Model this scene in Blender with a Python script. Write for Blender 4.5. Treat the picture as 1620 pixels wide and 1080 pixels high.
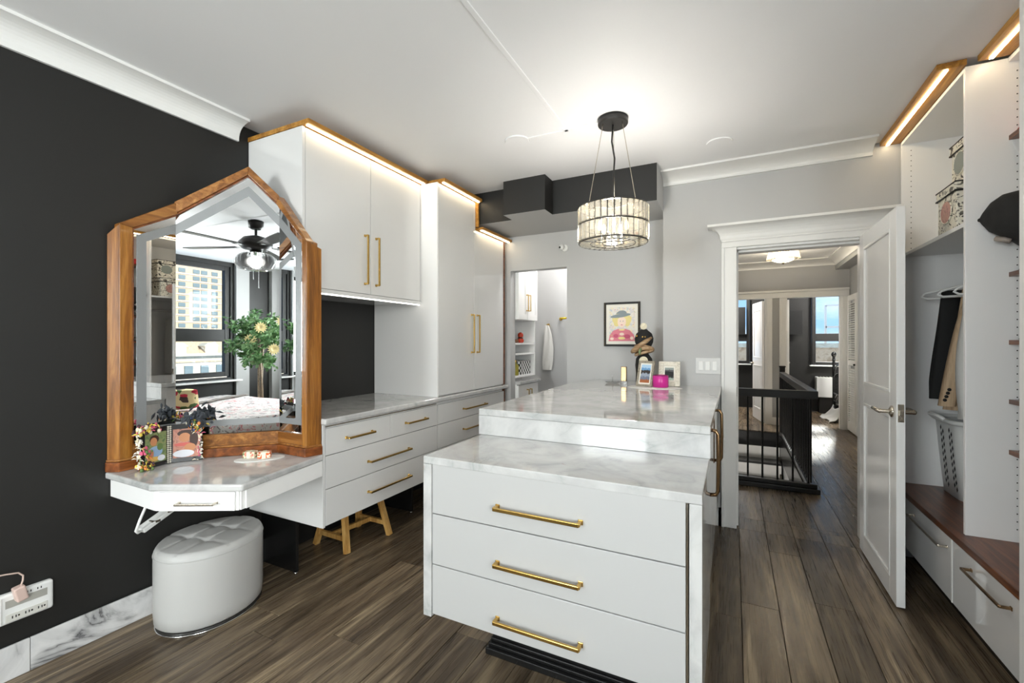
import bpy, bmesh, math, random
from mathutils import Vector, Matrix
random.seed(7)
for o in list(bpy.data.objects): bpy.data.objects.remove(o)
scene = bpy.context.scene
C = scene.collection

# ------------------------------------------------------------------ camera
cam_d = bpy.data.cameras.new('camera'); cam = bpy.data.objects.new('camera', cam_d); C.objects.link(cam)
cam_d.sensor_width = 36.0; cam_d.lens = 699.5 / 1620 * 36.0; cam_d.clip_start = 0.02; cam_d.clip_end = 1200
cam.location = (0, 0, 1.35); cam.rotation_euler = (math.radians(90), 0, math.radians(26.62))
cam_d.shift_y = 0.0004
scene.camera = cam
# ------------------------------------------------------------------ view
vs = scene.view_settings
vs.view_transform = 'Standard'; vs.look = 'None'; vs.gamma = 1; vs.use_curve_mapping = False
vs.exposure = 0.74
# ------------------------------------------------------------------ world: blue sky with soft clouds
w = bpy.data.worlds.new('sky'); scene.world = w; w.use_nodes = True
nt = w.node_tree; nt.nodes.clear()
wo = nt.nodes.new('ShaderNodeOutputWorld'); bg = nt.nodes.new('ShaderNodeBackground')
tc = nt.nodes.new('ShaderNodeTexCoord'); mp = nt.nodes.new('ShaderNodeMapping'); mp.inputs['Scale'].default_value = (1, 1, 3.2)
nz = nt.nodes.new('ShaderNodeTexNoise'); nz.inputs['Scale'].default_value = 3.0; nz.inputs['Detail'].default_value = 7; nz.inputs['Roughness'].default_value = .6
cr = nt.nodes.new('ShaderNodeValToRGB'); cr.color_ramp.elements[0].position = .46; cr.color_ramp.elements[1].position = .66
cr.color_ramp.elements[0].color = (.30, .52, .84, 1); cr.color_ramp.elements[1].color = (.86, .90, .95, 1)
nt.links.new(tc.outputs['Generated'], mp.inputs['Vector']); nt.links.new(mp.outputs['Vector'], nz.inputs['Vector'])
nt.links.new(nz.outputs['Fac'], cr.inputs['Fac']); nt.links.new(cr.outputs['Color'], bg.inputs['Color'])
bg.inputs['Strength'].default_value = 1.0
nt.links.new(bg.outputs['Background'], wo.inputs['Surface'])
# ------------------------------------------------------------------ sun and fill at the added windows
def lamp(name, kind, loc, energy, color=(1, 1, 1), rot=(0, 0, 0), size=.1, size_y=None):
    d = bpy.data.lights.new(name, kind); d.energy = energy; d.color = color
    if kind == 'AREA':
        d.shape = 'RECTANGLE'; d.size = size; d.size_y = size_y or size
    elif kind == 'SUN': d.angle = size
    else: d.shadow_soft_size = size
    o = bpy.data.objects.new(name, d); C.objects.link(o); o.location = loc; o.rotation_euler = rot
    return o
R = math.radians
lamp('sun', 'SUN', (0, 0, 30), 4.5, (1, .97, .92), (R(-61), 0, R(-14)), R(6))
# fill lights outside two windows added behind the camera to light the room
lamp('added_window_fill', 'AREA', (-1.75, -3.5, 1.55), 120, (1, .99, .98), (R(90), 0, 0), 1.1, 1.6)
lamp('added_side_window_fill', 'AREA', (1.72, -1.55, 1.62), 125, (1, .99, .98), (R(90), 0, R(90)), 2.4, 1.6)

# ------------------------------------------------------------------ mesh helpers
class MB:
    def __init__(s): s.v = []; s.f = []; s.m = []; s.sm = []
    def add(s, vs_, fs, mi=0, sm=False):
        b = len(s.v); s.v += [tuple(p) for p in vs_]
        for f in fs: s.f.append([b + i for i in f]); s.m.append(mi); s.sm.append(sm)
        return s
    def box(s, x0, y0, z0, x1, y1, z1, mi=0):
        if x1 < x0: x0, x1 = x1, x0
        if y1 < y0: y0, y1 = y1, y0
        if z1 < z0: z0, z1 = z1, z0
        return s.add([(x0,y0,z0),(x1,y0,z0),(x1,y1,z0),(x0,y1,z0),(x0,y0,z1),(x1,y0,z1),(x1,y1,z1),(x0,y1,z1)],
                     [(0,3,2,1),(4,5,6,7),(0,1,5,4),(1,2,6,5),(2,3,7,6),(3,0,4,7)], mi)
    def obox(s, c, size, mat, mi=0):
        a, b, d = size[0]/2, size[1]/2, size[2]/2; c = Vector(c)
        vs_ = [c + mat @ Vector(p) for p in [(-a,-b,-d),(a,-b,-d),(a,b,-d),(-a,b,-d),(-a,-b,d),(a,-b,d),(a,b,d),(-a,b,d)]]
        return s.add(vs_, [(0,3,2,1),(4,5,6,7),(0,1,5,4),(1,2,6,5),(2,3,7,6),(3,0,4,7)], mi)
    def bar(s, p0, p1, wx, wz, up=(0,0,1), mi=0):      # square bar between two points
        p0 = Vector(p0); p1 = Vector(p1); d = (p1 - p0); L = d.length; d.normalize(); up = Vector(up)
        if abs(d.dot(up)) > .98: up = Vector((1,0,0))
        sx = d.cross(up).normalized(); uz = sx.cross(d).normalized()
        return s.obox((p0 + p1)/2, (wx, L, wz), Matrix((sx, d, uz)).transposed(), mi)
    def poly(s, pts, off, mi=0):                        # planar polygon pushed along a vector
        n = len(pts); off = Vector(off); a = [Vector(p) for p in pts]
        nn = Vector((0,0,0))
        for i in range(n): nn += a[i].cross(a[(i+1) % n])
        if nn.dot(off) > 0: a.reverse()
        vs_ = a + [p + off for p in a]
        fs = [tuple(range(n)), tuple(range(2*n-1, n-1, -1))] + [(i, i+n, (i+1) % n + n, (i+1) % n) for i in range(n)]
        return s.add(vs_, fs, mi)
    def prism(s, pts, z0, z1, mi=0): return s.poly([(p[0], p[1], z0) for p in pts], (0,0,z1-z0), mi)
    def cyl(s, p0, p1, r0, r1=None, seg=16, mi=0, sm=True):
        r1 = r0 if r1 is None else r1
        p0 = Vector(p0); p1 = Vector(p1); d = (p1-p0).normalized()
        a = d.orthogonal().normalized(); b = d.cross(a)
        v0 = []; v1 = []
        for i in range(seg):
            t = 2*math.pi*i/seg; q = a*math.cos(t) + b*math.sin(t)
            v0.append(p0 + q*r0); v1.append(p1 + q*r1)
        n = seg
        s.add(v0 + v1, [(i, (i+1) % n, (i+1) % n + n, i+n) for i in range(n)], mi, sm)
        s.add(v0, [tuple(range(n-1, -1, -1))], mi); s.add(v1, [tuple(range(n))], mi)
        return s
    def tube(s, pts, r, seg=8, mi=0, closed=False):
        pts = [Vector(p) for p in pts]; n = len(pts); rings = []; prev = None
        for i, p in enumerate(pts):
            if closed: d = pts[(i+1) % n] - pts[i-1]
            else: d = pts[min(i+1, n-1)] - pts[max(i-1, 0)]
            d.normalize()
            a = prev - d*prev.dot(d) if prev is not None else d.orthogonal()
            if a.length < 1e-5: a = d.orthogonal()
            a.normalize(); prev = a; b = d.cross(a); rr = r[i] if isinstance(r, (list, tuple)) else r
            rings.append([p + (a*math.cos(2*math.pi*k/seg) + b*math.sin(2*math.pi*k/seg))*rr for k in range(seg)])
        vs_ = [q for g in rings for q in g]; fs = []
        for i in range(n if closed else n-1):
            j = (i+1) % n
            for k in range(seg): fs.append((i*seg+k, i*seg+(k+1) % seg, j*seg+(k+1) % seg, j*seg+k))
        if not closed: fs += [tuple(range(seg-1, -1, -1)), tuple((n-1)*seg+k for k in range(seg))]
        return s.add(vs_, fs, mi, True)
    def lathe(s, prof, c, seg=24, sx=1, sy=1, rot=0, mi=0, sm=True):
        vs_ = []; fs = []
        for r, z in prof:
            for k in range(seg):
                t = 2*math.pi*k/seg; x = r*sx*math.cos(t); y = r*sy*math.sin(t)
                vs_.append((c[0] + x*math.cos(rot) - y*math.sin(rot), c[1] + x*math.sin(rot) + y*math.cos(rot), c[2] + z))
        n = len(prof)
        for i in range(n-1):
            for k in range(seg): fs.append((i*seg+k, i*seg+(k+1) % seg, (i+1)*seg+(k+1) % seg, (i+1)*seg+k))
        s.add(vs_, fs, mi, sm)
        b = len(s.v) - len(vs_)
        s.f.append([b+k for k in range(seg-1, -1, -1)]); s.m.append(mi); s.sm.append(False)
        s.f.append([b+(n-1)*seg+k for k in range(seg)]); s.m.append(mi); s.sm.append(False)
        return s
    def ball(s, c, r, seg=10, mi=0):
        r = (r, r, r) if not isinstance(r, (list, tuple)) else r
        h = max(4, seg//2+1); vs_ = []; fs = []
        for i in range(1, h):
            a = math.pi*i/h
            for k in range(seg):
                t = 2*math.pi*k/seg
                vs_.append((c[0]+r[0]*math.sin(a)*math.cos(t), c[1]+r[1]*math.sin(a)*math.sin(t), c[2]-r[2]*math.cos(a)))
        vs_ += [(c[0], c[1], c[2]-r[2]), (c[0], c[1], c[2]+r[2])]; B = len(vs_)-2
        for i in range(h-2):
            for k in range(seg): fs.append((i*seg+k, i*seg+(k+1) % seg, (i+1)*seg+(k+1) % seg, (i+1)*seg+k))
        for k in range(seg): fs.append((B, (k+1) % seg, k)); fs.append((B+1, (h-2)*seg+k, (h-2)*seg+(k+1) % seg))
        return s.add(vs_, fs, mi, True)
    def grid(s, fn, nu, nv, mi=0, sm=True):             # fn(u,v)->point, open sheet
        vs_ = [fn(i/nu, j/nv) for j in range(nv+1) for i in range(nu+1)]
        return s.add(vs_, [(j*(nu+1)+i, j*(nu+1)+i+1, (j+1)*(nu+1)+i+1, (j+1)*(nu+1)+i) for j in range(nv) for i in range(nu)], mi, sm)

OFF = {}
def link(name, mb, mats, off, parent=None, bevel=0, seg=2, subsurf=0, solid=0):
    me = bpy.data.meshes.new(name)
    me.from_pydata([(p[0]-off[0], p[1]-off[1], p[2]-off[2]) for p in mb.v], [], mb.f)
    if not isinstance(mats, (list, tuple)): mats = [mats]
    for m in mats: me.materials.append(m)
    for p, mi, sm in zip(me.polygons, mb.m, mb.sm): p.material_index = mi; p.use_smooth = sm
    me.update()
    o = bpy.data.objects.new(name, me); C.objects.link(o); o.parent = parent
    if solid:
        md = o.modifiers.new('thickness', 'SOLIDIFY'); md.thickness = solid; md.offset = 0
    if bevel:
        md = o.modifiers.new('bevel', 'BEVEL'); md.width = bevel; md.segments = seg; md.limit_method = 'ANGLE'; md.angle_limit = R(40)
    if subsurf:
        md = o.modifiers.new('subdivision', 'SUBSURF'); md.levels = subsurf; md.render_levels = subsurf
    return o
def tag(o, label=None, cat=None, group=None, kind=None):
    if label: o['label'] = label
    if cat: o['category'] = cat
    if group: o['group'] = group
    if kind: o['kind'] = kind
    return o
def thing(name, label, cat, loc, group=None, kind=None):
    o = bpy.data.objects.new(name, None); C.objects.link(o); o.location = loc; o.empty_display_size = .05
    OFF[o] = Vector(loc); return tag(o, label, cat, group, kind)
def part(parent, name, mb, mats, **k):
    label = k.pop('label', None); kind = k.pop('kind', None)
    o = link(name, mb, mats, OFF[parent], parent, **k); OFF[o] = OFF[parent]
    if label: o['label'] = label
    if kind: o['kind'] = kind
    return o
def solo(name, mb, mats, label, cat, group=None, kind=None, **k):
    xs = [p[0] for p in mb.v]; ys = [p[1] for p in mb.v]; zs = [p[2] for p in mb.v]
    off = Vector(((min(xs)+max(xs))/2, (min(ys)+max(ys))/2, min(zs)))
    o = link(name, mb, mats, off, None, **k); o.location = off; OFF[o] = off
    return tag(o, label, cat, group, kind)
def struct(name, mb, mats, label=None, cat=None, **k): return solo(name, mb, mats, label, cat, None, 'structure', **k)
def piece(parent, name, mesh, loc, rot=(0,0,0), scale=(1,1,1)):     # shares mesh data
    o = bpy.data.objects.new(name, mesh); C.objects.link(o); o.parent = parent
    o.location = Vector(loc) - OFF[parent]; o.rotation_euler = rot; o.scale = scale
    return o
def mesh_of(name, mb, mats):
    me = bpy.data.meshes.new(name); me.from_pydata(mb.v, [], mb.f)
    if not isinstance(mats, (list, tuple)): mats = [mats]
    for m in mats: me.materials.append(m)
    for p, mi, sm in zip(me.polygons, mb.m, mb.sm): p.material_index = mi; p.use_smooth = sm
    me.update(); return me

# ------------------------------------------------------------------ materials
def srgb(r, g, b):
    f = lambda c: (c/255/12.92) if c/255 <= .04045 else ((c/255+.055)/1.055)**2.4
    return (f(r), f(g), f(b), 1)
def mat(name, col, rough=.5, metal=0, coat=0, trans=0, emit=None, es=0, ior=1.45, spec=None, alpha=1):
    m = bpy.data.materials.new(name); m.use_nodes = True; b = m.node_tree.nodes['Principled BSDF']
    b.inputs['Base Color'].default_value = col; b.inputs['Roughness'].default_value = rough; b.inputs['Metallic'].default_value = metal
    b.inputs['Coat Weight'].default_value = coat; b.inputs['Coat Roughness'].default_value = .03
    b.inputs['Transmission Weight'].default_value = trans; b.inputs['IOR'].default_value = ior
    if spec is not None: b.inputs['Specular IOR Level'].default_value = spec
    if emit: b.inputs['Emission Color'].default_value = emit; b.inputs['Emission Strength'].default_value = es
    return m
def nodes(m): return m.node_tree, m.node_tree.nodes['Principled BSDF']
def ramp(t, stops):
    n = t.nodes.new('ShaderNodeValToRGB'); e = n.color_ramp.elements
    while len(e) > 1: e.remove(e[-1])
    e[0].position, e[0].color = stops[0]
    for p, c in stops[1:]: q = e.new(p); q.color = c
    return n
def texco(t, scale=(1,1,1), rot=(0,0,0), kind='Object', rnd=0):
    a = t.nodes.new('ShaderNodeTexCoord'); m = t.nodes.new('ShaderNodeMapping'); m.inputs['Scale'].default_value = scale; m.inputs['Rotation'].default_value = rot
    t.links.new(a.outputs[kind], m.inputs['Vector'])
    if rnd:
        oi = t.nodes.new('ShaderNodeObjectInfo'); mu = t.nodes.new('ShaderNodeMath'); mu.operation = 'MULTIPLY'; mu.inputs[1].default_value = rnd
        t.links.new(oi.outputs['Random'], mu.inputs[0]); cb = t.nodes.new('ShaderNodeCombineXYZ')
        for i in range(3): t.links.new(mu.outputs[0], cb.inputs[i])
        t.links.new(cb.outputs[0], m.inputs['Location'])
    return m
def noise(t, vec, scale, detail=4, rough=.5, dist=0):
    n = t.nodes.new('ShaderNodeTexNoise'); n.inputs['Scale'].default_value = scale; n.inputs['Detail'].default_value = detail
    n.inputs['Roughness'].default_value = rough; n.inputs['Distortion'].default_value = dist
    t.links.new(vec.outputs[0], n.inputs['Vector']); return n
def mix(t, a, b, fac, mode='MIX'):
    n = t.nodes.new('ShaderNodeMix'); n.data_type = 'RGBA'; n.blend_type = mode
    for sock, val in ((n.inputs[6], a), (n.inputs[7], b)):
        if isinstance(val, tuple): sock.default_value = val
        else: t.links.new(val, sock)
    if isinstance(fac, (int, float)): n.inputs[0].default_value = fac
    else: t.links.new(fac, n.inputs[0])
    return n
def bump(t, b, hsock, strength=.2, dist=.01):
    n = t.nodes.new('ShaderNodeBump'); n.inputs['Strength'].default_value = strength; n.inputs['Distance'].default_value = dist
    t.links.new(hsock, n.inputs['Height']); t.links.new(n.outputs[0], b.inputs['Normal'])
def paint(name, col, rough=.6, amt=.04):
    m = mat(name, col, rough); t, b = nodes(m); v = texco(t); n = noise(t, v, 140, 2); bump(t, b, n.outputs['Fac'], amt, .002); return m
def marble_mat(name, base, vein, brown=0.35, scale=1.0, dark=.75):
    m = mat(name, base, .07, coat=.3); t, b = nodes(m); v = texco(t, (1, 1, 1), (.3, .2, .7), rnd=9)
    n1 = noise(t, v, 2.2*scale, 9, .62, 1.2); r1 = ramp(t, [(.30, (.74, .74, .75, 1)), (.60, (1, 1, 1, 1))]); t.links.new(n1.outputs['Fac'], r1.inputs['Fac'])
    n2 = noise(t, v, 1.25*scale, 7, .55, 1.6)
    ab = t.nodes.new('ShaderNodeMath'); ab.operation = 'SUBTRACT'; ab.inputs[1].default_value = .5; t.links.new(n2.outputs['Fac'], ab.inputs[0])
    a2 = t.nodes.new('ShaderNodeMath'); a2.operation = 'ABSOLUTE'; t.links.new(ab.outputs[0], a2.inputs[0])
    r2 = ramp(t, [(0, (dark, dark, dark, 1)), (.012, (dark*.55,)*3 + (1,)), (.06, (.08, .08, .08, 1)), (.12, (0, 0, 0, 1))]); t.links.new(a2.outputs[0], r2.inputs['Fac'])
    n3 = noise(t, v, 3.1*scale, 3); r3 = ramp(t, [(.42, (0, 0, 0, 1)), (.62, (1, 1, 1, 1))]); t.links.new(n3.outputs['Fac'], r3.inputs['Fac'])
    mm = t.nodes.new('ShaderNodeMath'); mm.operation = 'MULTIPLY'; t.links.new(r2.outputs[0], mm.inputs[0]); t.links.new(r3.outputs[0], mm.inputs[1])
    c1 = mix(t, base, r1.outputs[0], 1, 'MULTIPLY'); c2 = mix(t, c1.outputs[2], vein, mm.outputs[0])
    n4 = noise(t, v, 4.5*scale, 5, .6, 1); r4 = ramp(t, [(.69, (0, 0, 0, 1)), (.80, (brown, brown, brown, 1))]); t.links.new(n4.outputs['Fac'], r4.inputs['Fac'])
    c3 = mix(t, c2.outputs[2], srgb(150, 105, 70), r4.outputs[0]); t.links.new(c3.outputs[2], b.inputs['Base Color']); return m
def wood_mat(name, dark, mid, light, axis='z', rough=.35, coat=0, freq=1.0, rnd=5):
    m = mat(name, mid, rough, coat=coat); t, b = nodes(m)
    k = {'x': (1, 14, 14), 'y': (14, 1, 14), 'z': (14, 14, 1)}[axis]
    v = texco(t, tuple(q*freq for q in k), rnd=rnd); n = noise(t, v, 2.2, 7, .6, .6)
    r = ramp(t, [(.28, dark), (.5, mid), (.72, light)]); t.links.new(n.outputs['Fac'], r.inputs['Fac'])
    v2 = texco(t, tuple(q*freq*5 for q in k), rnd=rnd); n2 = noise(t, v2, 3, 3); r2 = ramp(t, [(.3, (.75, .75, .75, 1)), (.6, (1, 1, 1, 1))]); t.links.new(n2.outputs['Fac'], r2.inputs['Fac'])
    c = mix(t, r.outputs[0], r2.outputs[0], .8, 'MULTIPLY'); t.links.new(c.outputs[2], b.inputs['Base Color'])
    bump(t, b, n2.outputs['Fac'], .08, .003); return m

M = {}
M['dark'] = paint('charcoal wall paint', (.0125, .012, .011, 1), .5)
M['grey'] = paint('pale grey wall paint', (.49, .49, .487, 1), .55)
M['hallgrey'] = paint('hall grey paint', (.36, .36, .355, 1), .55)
M['ceil'] = paint('ceiling paint', (.86, .86, .86, 1), .6)
M['trim'] = paint('white trim paint', (.80, .795, .775, 1), .35)
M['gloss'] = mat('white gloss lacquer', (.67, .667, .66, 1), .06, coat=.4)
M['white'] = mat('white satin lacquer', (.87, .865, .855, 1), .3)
M['glossdoor'] = mat('white gloss door paint', (.88, .875, .865, 1), .13)
M['switch'] = mat('switch plate plastic', (.66, .66, .65, 1), .35)
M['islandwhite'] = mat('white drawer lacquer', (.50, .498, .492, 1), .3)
M['plastic'] = mat('white plastic', (.82, .82, .80, 1), .3)
M['marble'] = marble_mat('white marble', (.61, .605, .595, 1), (.26, .29, .28, 1), .5, 1.9, .5)
M['marbletile'] = marble_mat('veined marble tile', (.74, .735, .73, 1), (.07, .07, .075, 1), 0, 1.8, .95)
M['oakled'] = wood_mat('timber trim in strip-lit gold', srgb(120, 78, 28), srgb(172, 120, 48), srgb(206, 156, 78), 'y', .4)  # gold lightened in the colour to stand for strip light on the wood
M['wood_v'] = wood_mat('golden oak upright', srgb(84, 48, 14), srgb(138, 86, 30), srgb(182, 126, 58), 'z', .32, .2)
M['wood_h'] = wood_mat('golden oak rail', srgb(86, 50, 18), srgb(140, 88, 38), srgb(186, 132, 72), 'y', .32, .2)
M['wood_x'] = wood_mat('golden oak rail across', srgb(86, 50, 18), srgb(140, 88, 38), srgb(186, 132, 72), 'x', .32, .2)
M['wood_base'] = wood_mat('dark oak plinth', srgb(70, 36, 14), srgb(122, 66, 28), srgb(160, 94, 46), 'y', .32, .2)
M['bench'] = wood_mat('walnut bench top', srgb(58, 30, 15), srgb(104, 58, 30), srgb(140, 84, 46), 'y', .35, .1)
M['beech'] = wood_mat('beech stool wood', srgb(150, 104, 48), srgb(196, 150, 84), srgb(222, 182, 116), 'z', .4)
M['brass'] = mat('brushed brass', srgb(200, 164, 92), .26, 1)
M['bronze'] = mat('dark bronze', srgb(140, 112, 82), .2, 1)
M['nickel'] = mat('satin nickel', srgb(200, 192, 178), .25, 1)
M['chrome'] = mat('chrome', srgb(225, 225, 225), .1, 1)
M['blackmetal'] = mat('black metal', (.03, .028, .026, 1), .35, .3)
M['black'] = mat('black lacquer', (.012, .012, .012, 1), .25)
M['blackflat'] = mat('flat black', (.01, .01, .01, 1), .6)
M['mirror'] = mat('mirror glass', (.90, .91, .91, 1), .0, 1)
M['frost'] = mat('etched mirror band', (.26, .27, .275, 1), .4, .25)
M['led'] = mat('led strip', (1, .9, .7, 1), .4, emit=(1, .83, .55, 1), es=11)
M['ledwhite'] = mat('cool led strip', (1, 1, 1, 1), .4, emit=(1, .96, .88, 1), es=2.2)
M['bulb'] = mat('bulb', (1, .9, .7, 1), .4, emit=(1, .82, .52, 1), es=5)
M['bulbcool'] = mat('cool bulb', (1, 1, 1, 1), .4, emit=(1, .97, .92, 1), es=1.3)
M['leather'] = paint('white leather', (.49, .485, .472, 1), .36, .12)
M['screen'] = mat('dark screen', (.003, .003, .003, 1), .5)
def crystal_mat(name, tint, glow=0, tl=.05):
    m = bpy.data.materials.new(name); m.use_nodes = True; t = m.node_tree; t.nodes.clear()
    o = t.nodes.new('ShaderNodeOutputMaterial'); a = t.nodes.new('ShaderNodeBsdfTransparent'); a.inputs[0].default_value = tint
    g = t.nodes.new('ShaderNodeBsdfGlossy'); g.inputs['Roughness'].default_value = .05; tr = t.nodes.new('ShaderNodeBsdfTranslucent'); tr.inputs[0].default_value = tint
    fr = t.nodes.new('ShaderNodeLayerWeight'); fr.inputs['Blend'].default_value = .45
    m1 = t.nodes.new('ShaderNodeMixShader'); m1.inputs[0].default_value = tl; m2 = t.nodes.new('ShaderNodeMixShader')
    t.links.new(a.outputs[0], m1.inputs[1]); t.links.new(tr.outputs[0], m1.inputs[2])
    t.links.new(fr.outputs['Facing'], m2.inputs[0]); t.links.new(m1.outputs[0], m2.inputs[1]); t.links.new(g.outputs[0], m2.inputs[2])
    t.links.new(m2.outputs[0], o.inputs[0]); return m
M['crystal'] = crystal_mat('crystal glass', (.97, .94, .86, 1))
M['crystalwarm'] = crystal_mat('warm crystal glass', (1, .95, .82, 1), 0, .3)
M['crystalcool'] = crystal_mat('clear crystal', (.97, .97, .97, 1))
def pane_mat():
    m = bpy.data.materials.new('window glass'); m.use_nodes = True; t = m.node_tree; t.nodes.clear()
    o = t.nodes.new('ShaderNodeOutputMaterial'); a = t.nodes.new('ShaderNodeBsdfTransparent'); a.inputs[0].default_value = (.93, .96, .96, 1)
    g = t.nodes.new('ShaderNodeBsdfGlossy'); g.inputs['Roughness'].default_value = .02; m1 = t.nodes.new('ShaderNodeMixShader'); m1.inputs[0].default_value = .015
    t.links.new(a.outputs[0], m1.inputs[1]); t.links.new(g.outputs[0], m1.inputs[2]); t.links.new(m1.outputs[0], o.inputs[0]); return m
M['pane'] = pane_mat()
def floor_mat():
    m = mat('smoked oak plank', srgb(86, 74, 62), .3, spec=.35); t, b = nodes(m)
    v = texco(t, (11, .75, 1), rnd=37); n = noise(t, v, 1.6, 8, .62, .9)
    r = ramp(t, [(.27, srgb(54, 45, 36)), (.45, srgb(100, 86, 70)), (.58, srgb(130, 114, 93)), (.75, srgb(176, 158, 130))]); t.links.new(n.outputs['Fac'], r.inputs['Fac'])
    v2 = texco(t, (90, 2.5, 1), rnd=11); n2 = noise(t, v2, 2, 4); r2 = ramp(t, [(.3, (.62, .62, .62, 1)), (.65, (1.05, 1.05, 1.05, 1))]); t.links.new(n2.outputs['Fac'], r2.inputs['Fac'])
    c = mix(t, r.outputs[0], r2.outputs[0], .7, 'MULTIPLY')
    oi = t.nodes.new('ShaderNodeObjectInfo'); r3 = ramp(t, [(0, (.62, .61, .60, 1)), (1, (1.14, 1.13, 1.11, 1))]); t.links.new(oi.outputs['Random'], r3.inputs['Fac'])
    c2 = mix(t, c.outputs[2], r3.outputs[0], 1, 'MULTIPLY'); t.links.new(c2.outputs[2], b.inputs['Base Color'])
    bump(t, b, n2.outputs['Fac'], .12, .002)
    rr = ramp(t, [(.3, (.22, .22, .22, 1)), (.7, (.40, .40, .40, 1))]); t.links.new(n2.outputs['Fac'], rr.inputs['Fac']); t.links.new(rr.outputs[0], b.inputs['Roughness'])
    return m
M['plank'] = floor_mat()
M['subfloor'] = mat('floor joint', (.015, .013, .011, 1), .7)
# ================================================================== SETTING
WX = -2.605; YB = 3.6; YA = 3.83; HC = 2.63; YW = -3.35
# ---- floor: slab with the stair opening left free, planks laid on it
b = MB(); b.box(-2.72, -3.45, -.2, 1.66, 4.75, -.014); b.box(.62, 4.75, -.2, 1.66, 7.7, -.014); b.box(-1.2, 7.7, -.2, 3.3, 10.5, -.014); b.box(-2.72, 4.75, -.2, -.95, 5.4, -.014)
floor = struct('floor', b, M['subfloor'], 'dark smoked oak plank floor of dressing room and hall', 'floor')
PW = .17; rnd = random.Random(3)
def lay(x0, x1, y0, y1, ofs=.205):
    i = math.floor((x0 - ofs)/PW)
    while ofs + i*PW < x1 - .005:
        a = max(x0, ofs + i*PW); c = min(x1, ofs + (i+1)*PW)
        y = y0 - rnd.uniform(0, 1.4)
        while y < y1 - .01:
            L = rnd.choice([1.25, 1.5, 1.75, 2.0]); ya = max(y, y0); yb = min(y + L, y1)
            if yb - ya > .02:
                q = MB().box(a + .0012, ya + .0012, -.014, c - .0012, yb - .0012, 0)
                part(floor, 'plank', q, M['plank'], bevel=.0012, seg=1)
            y += L
        i += 1
lay(-2.605, 1.55, YW, 3.6); lay(-2.605, -.49, 3.6, 3.83); lay(-1.2, 1.585, 3.6+.23, 4.72); lay(.02, .77, 3.6, 3.83)
lay(.62, 1.585, 4.72, 7.7); lay(-1.2, 3.2, 7.7, 10.35); lay(-2.605, -1.2, 3.93, 5.2)
# ---- ceiling
struct('ceiling', MB().box(-2.72, -3.45, HC, 3.3, 10.5, 2.74), M['ceil'], 'smooth pale grey ceiling', 'ceiling')
# raceway and blanking plates on the ceiling
b = MB().box(-.915, -1.6, HC-.006, -.89, 2.545, HC); b.box(-1.17, 2.52, HC-.006, -.70, 2.545, HC)
struct('trim_1', b, M['ceil'], 'thin painted cable raceway running along the ceiling', 'raceway', bevel=.003)
for (x, y), lb in (((-1.23, 2.53), 'round white blanking plate on ceiling at the end of the raceway'), ((-.082, 3.13), 'round white blanking plate on ceiling near the door cornice')):
    solo('ceiling_plate', MB().lathe([(.075, -.008), (.078, -.004), (.078, 0)], (x, y, HC), 28), M['ceil'], lb, 'plate', 'ceiling blanking plates')
# ---- walls
struct('wall_left', MB().box(-2.72, -3.45, 0, WX, 3.93, HC), M['dark'], 'charcoal painted wall behind the vanity and cabinets', 'wall')
b = MB().box(WX, YA, 0, -1.935, 3.93, HC); b.box(-1.359, YA, 0, -.49, 3.93, HC); b.box(-1.935, YA, 2.035, -1.359, 3.93, HC)
struct('wall_alcove', b, M['grey'], 'pale grey wall with the open doorway to the bathroom', 'wall')
b = MB().box(-.49, YB, 0, .0, YB+.23, HC); b.box(.0, YB, 2.04, .79, YB+.23, HC); b.box(.79, YB, 0, 1.55, YB+.23, HC)
struct('wall_back', b, M['grey'], 'pale grey wall around the open white door', 'wall')
b = MB().box(1.55, -3.45, 0, 1.66, -2.80, HC); b.box(1.55, -.30, 0, 1.66, 3.83, HC); b.box(1.55, -2.80, 0, 1.66, -.30, .78); b.box(1.55, -2.80, 2.46, 1.66, -.30, HC)
struct('wall_right', b, M['grey'], 'pale grey wall behind the open closet', 'wall')
b = MB().box(WX, YW-.1, 0, 1.55, YW, .78); b.box(WX, YW-.1, 2.56, 1.55, YW, HC)
b.box(WX, YW-.1, .78, -2.4, YW, 2.56); b.box(-1.15, YW-.1, .78, -.78, YW, 2.56); b.box(.62, YW-.1, .78, 1.55, YW, 2.56)
struct('wall_front', b, M['dark'], 'charcoal window wall seen in the vanity mirror', 'wall')
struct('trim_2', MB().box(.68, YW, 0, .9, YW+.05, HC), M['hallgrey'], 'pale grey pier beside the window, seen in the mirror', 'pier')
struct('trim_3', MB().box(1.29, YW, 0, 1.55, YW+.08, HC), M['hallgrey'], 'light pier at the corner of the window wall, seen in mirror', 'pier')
def window(name, x0, x1, y, bands, fr, mfr, label, deep=.06):
    t = thing(name, label, 'window', ((x0+x1)/2, y, bands[0][0]), kind='structure')
    z0, z1 = bands[0][0]-fr, bands[-1][1]+fr
    f = MB().box(x0-fr, y-deep, z0, x0, y+.02, z1); f.box(x1, y-deep, z0, x1+fr, y+.02, z1)
    zz = z0
    for k, (a, c) in enumerate(bands): f.box(x0, y-deep, zz, x1, y+.02, a); zz = c
    f.box(x0, y-deep, zz, x1, y+.02, z1)
    part(t, 'window_frame', f, mfr, bevel=.004)
    for a, c in bands: part(t, 'pane', MB().box(x0, y-deep*.5-.004, a, x1, y-deep*.5, c), M['pane'])
    return t
W1 = window('window_1', -.7, .54, YW-.04, [(.872, 1.356), (1.548, 2.49)], .075, M['dark'], 'dark framed window reflected in the vanity mirror with buildings beyond')
W2 = window('added_rear_window', -2.32, -1.23, YW-.04, [(.872, 1.356), (1.548, 2.49)], .075, M['dark'], 'dark framed window added behind the camera to let light in')  # added, unseen window giving the rear fill light an opening
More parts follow.
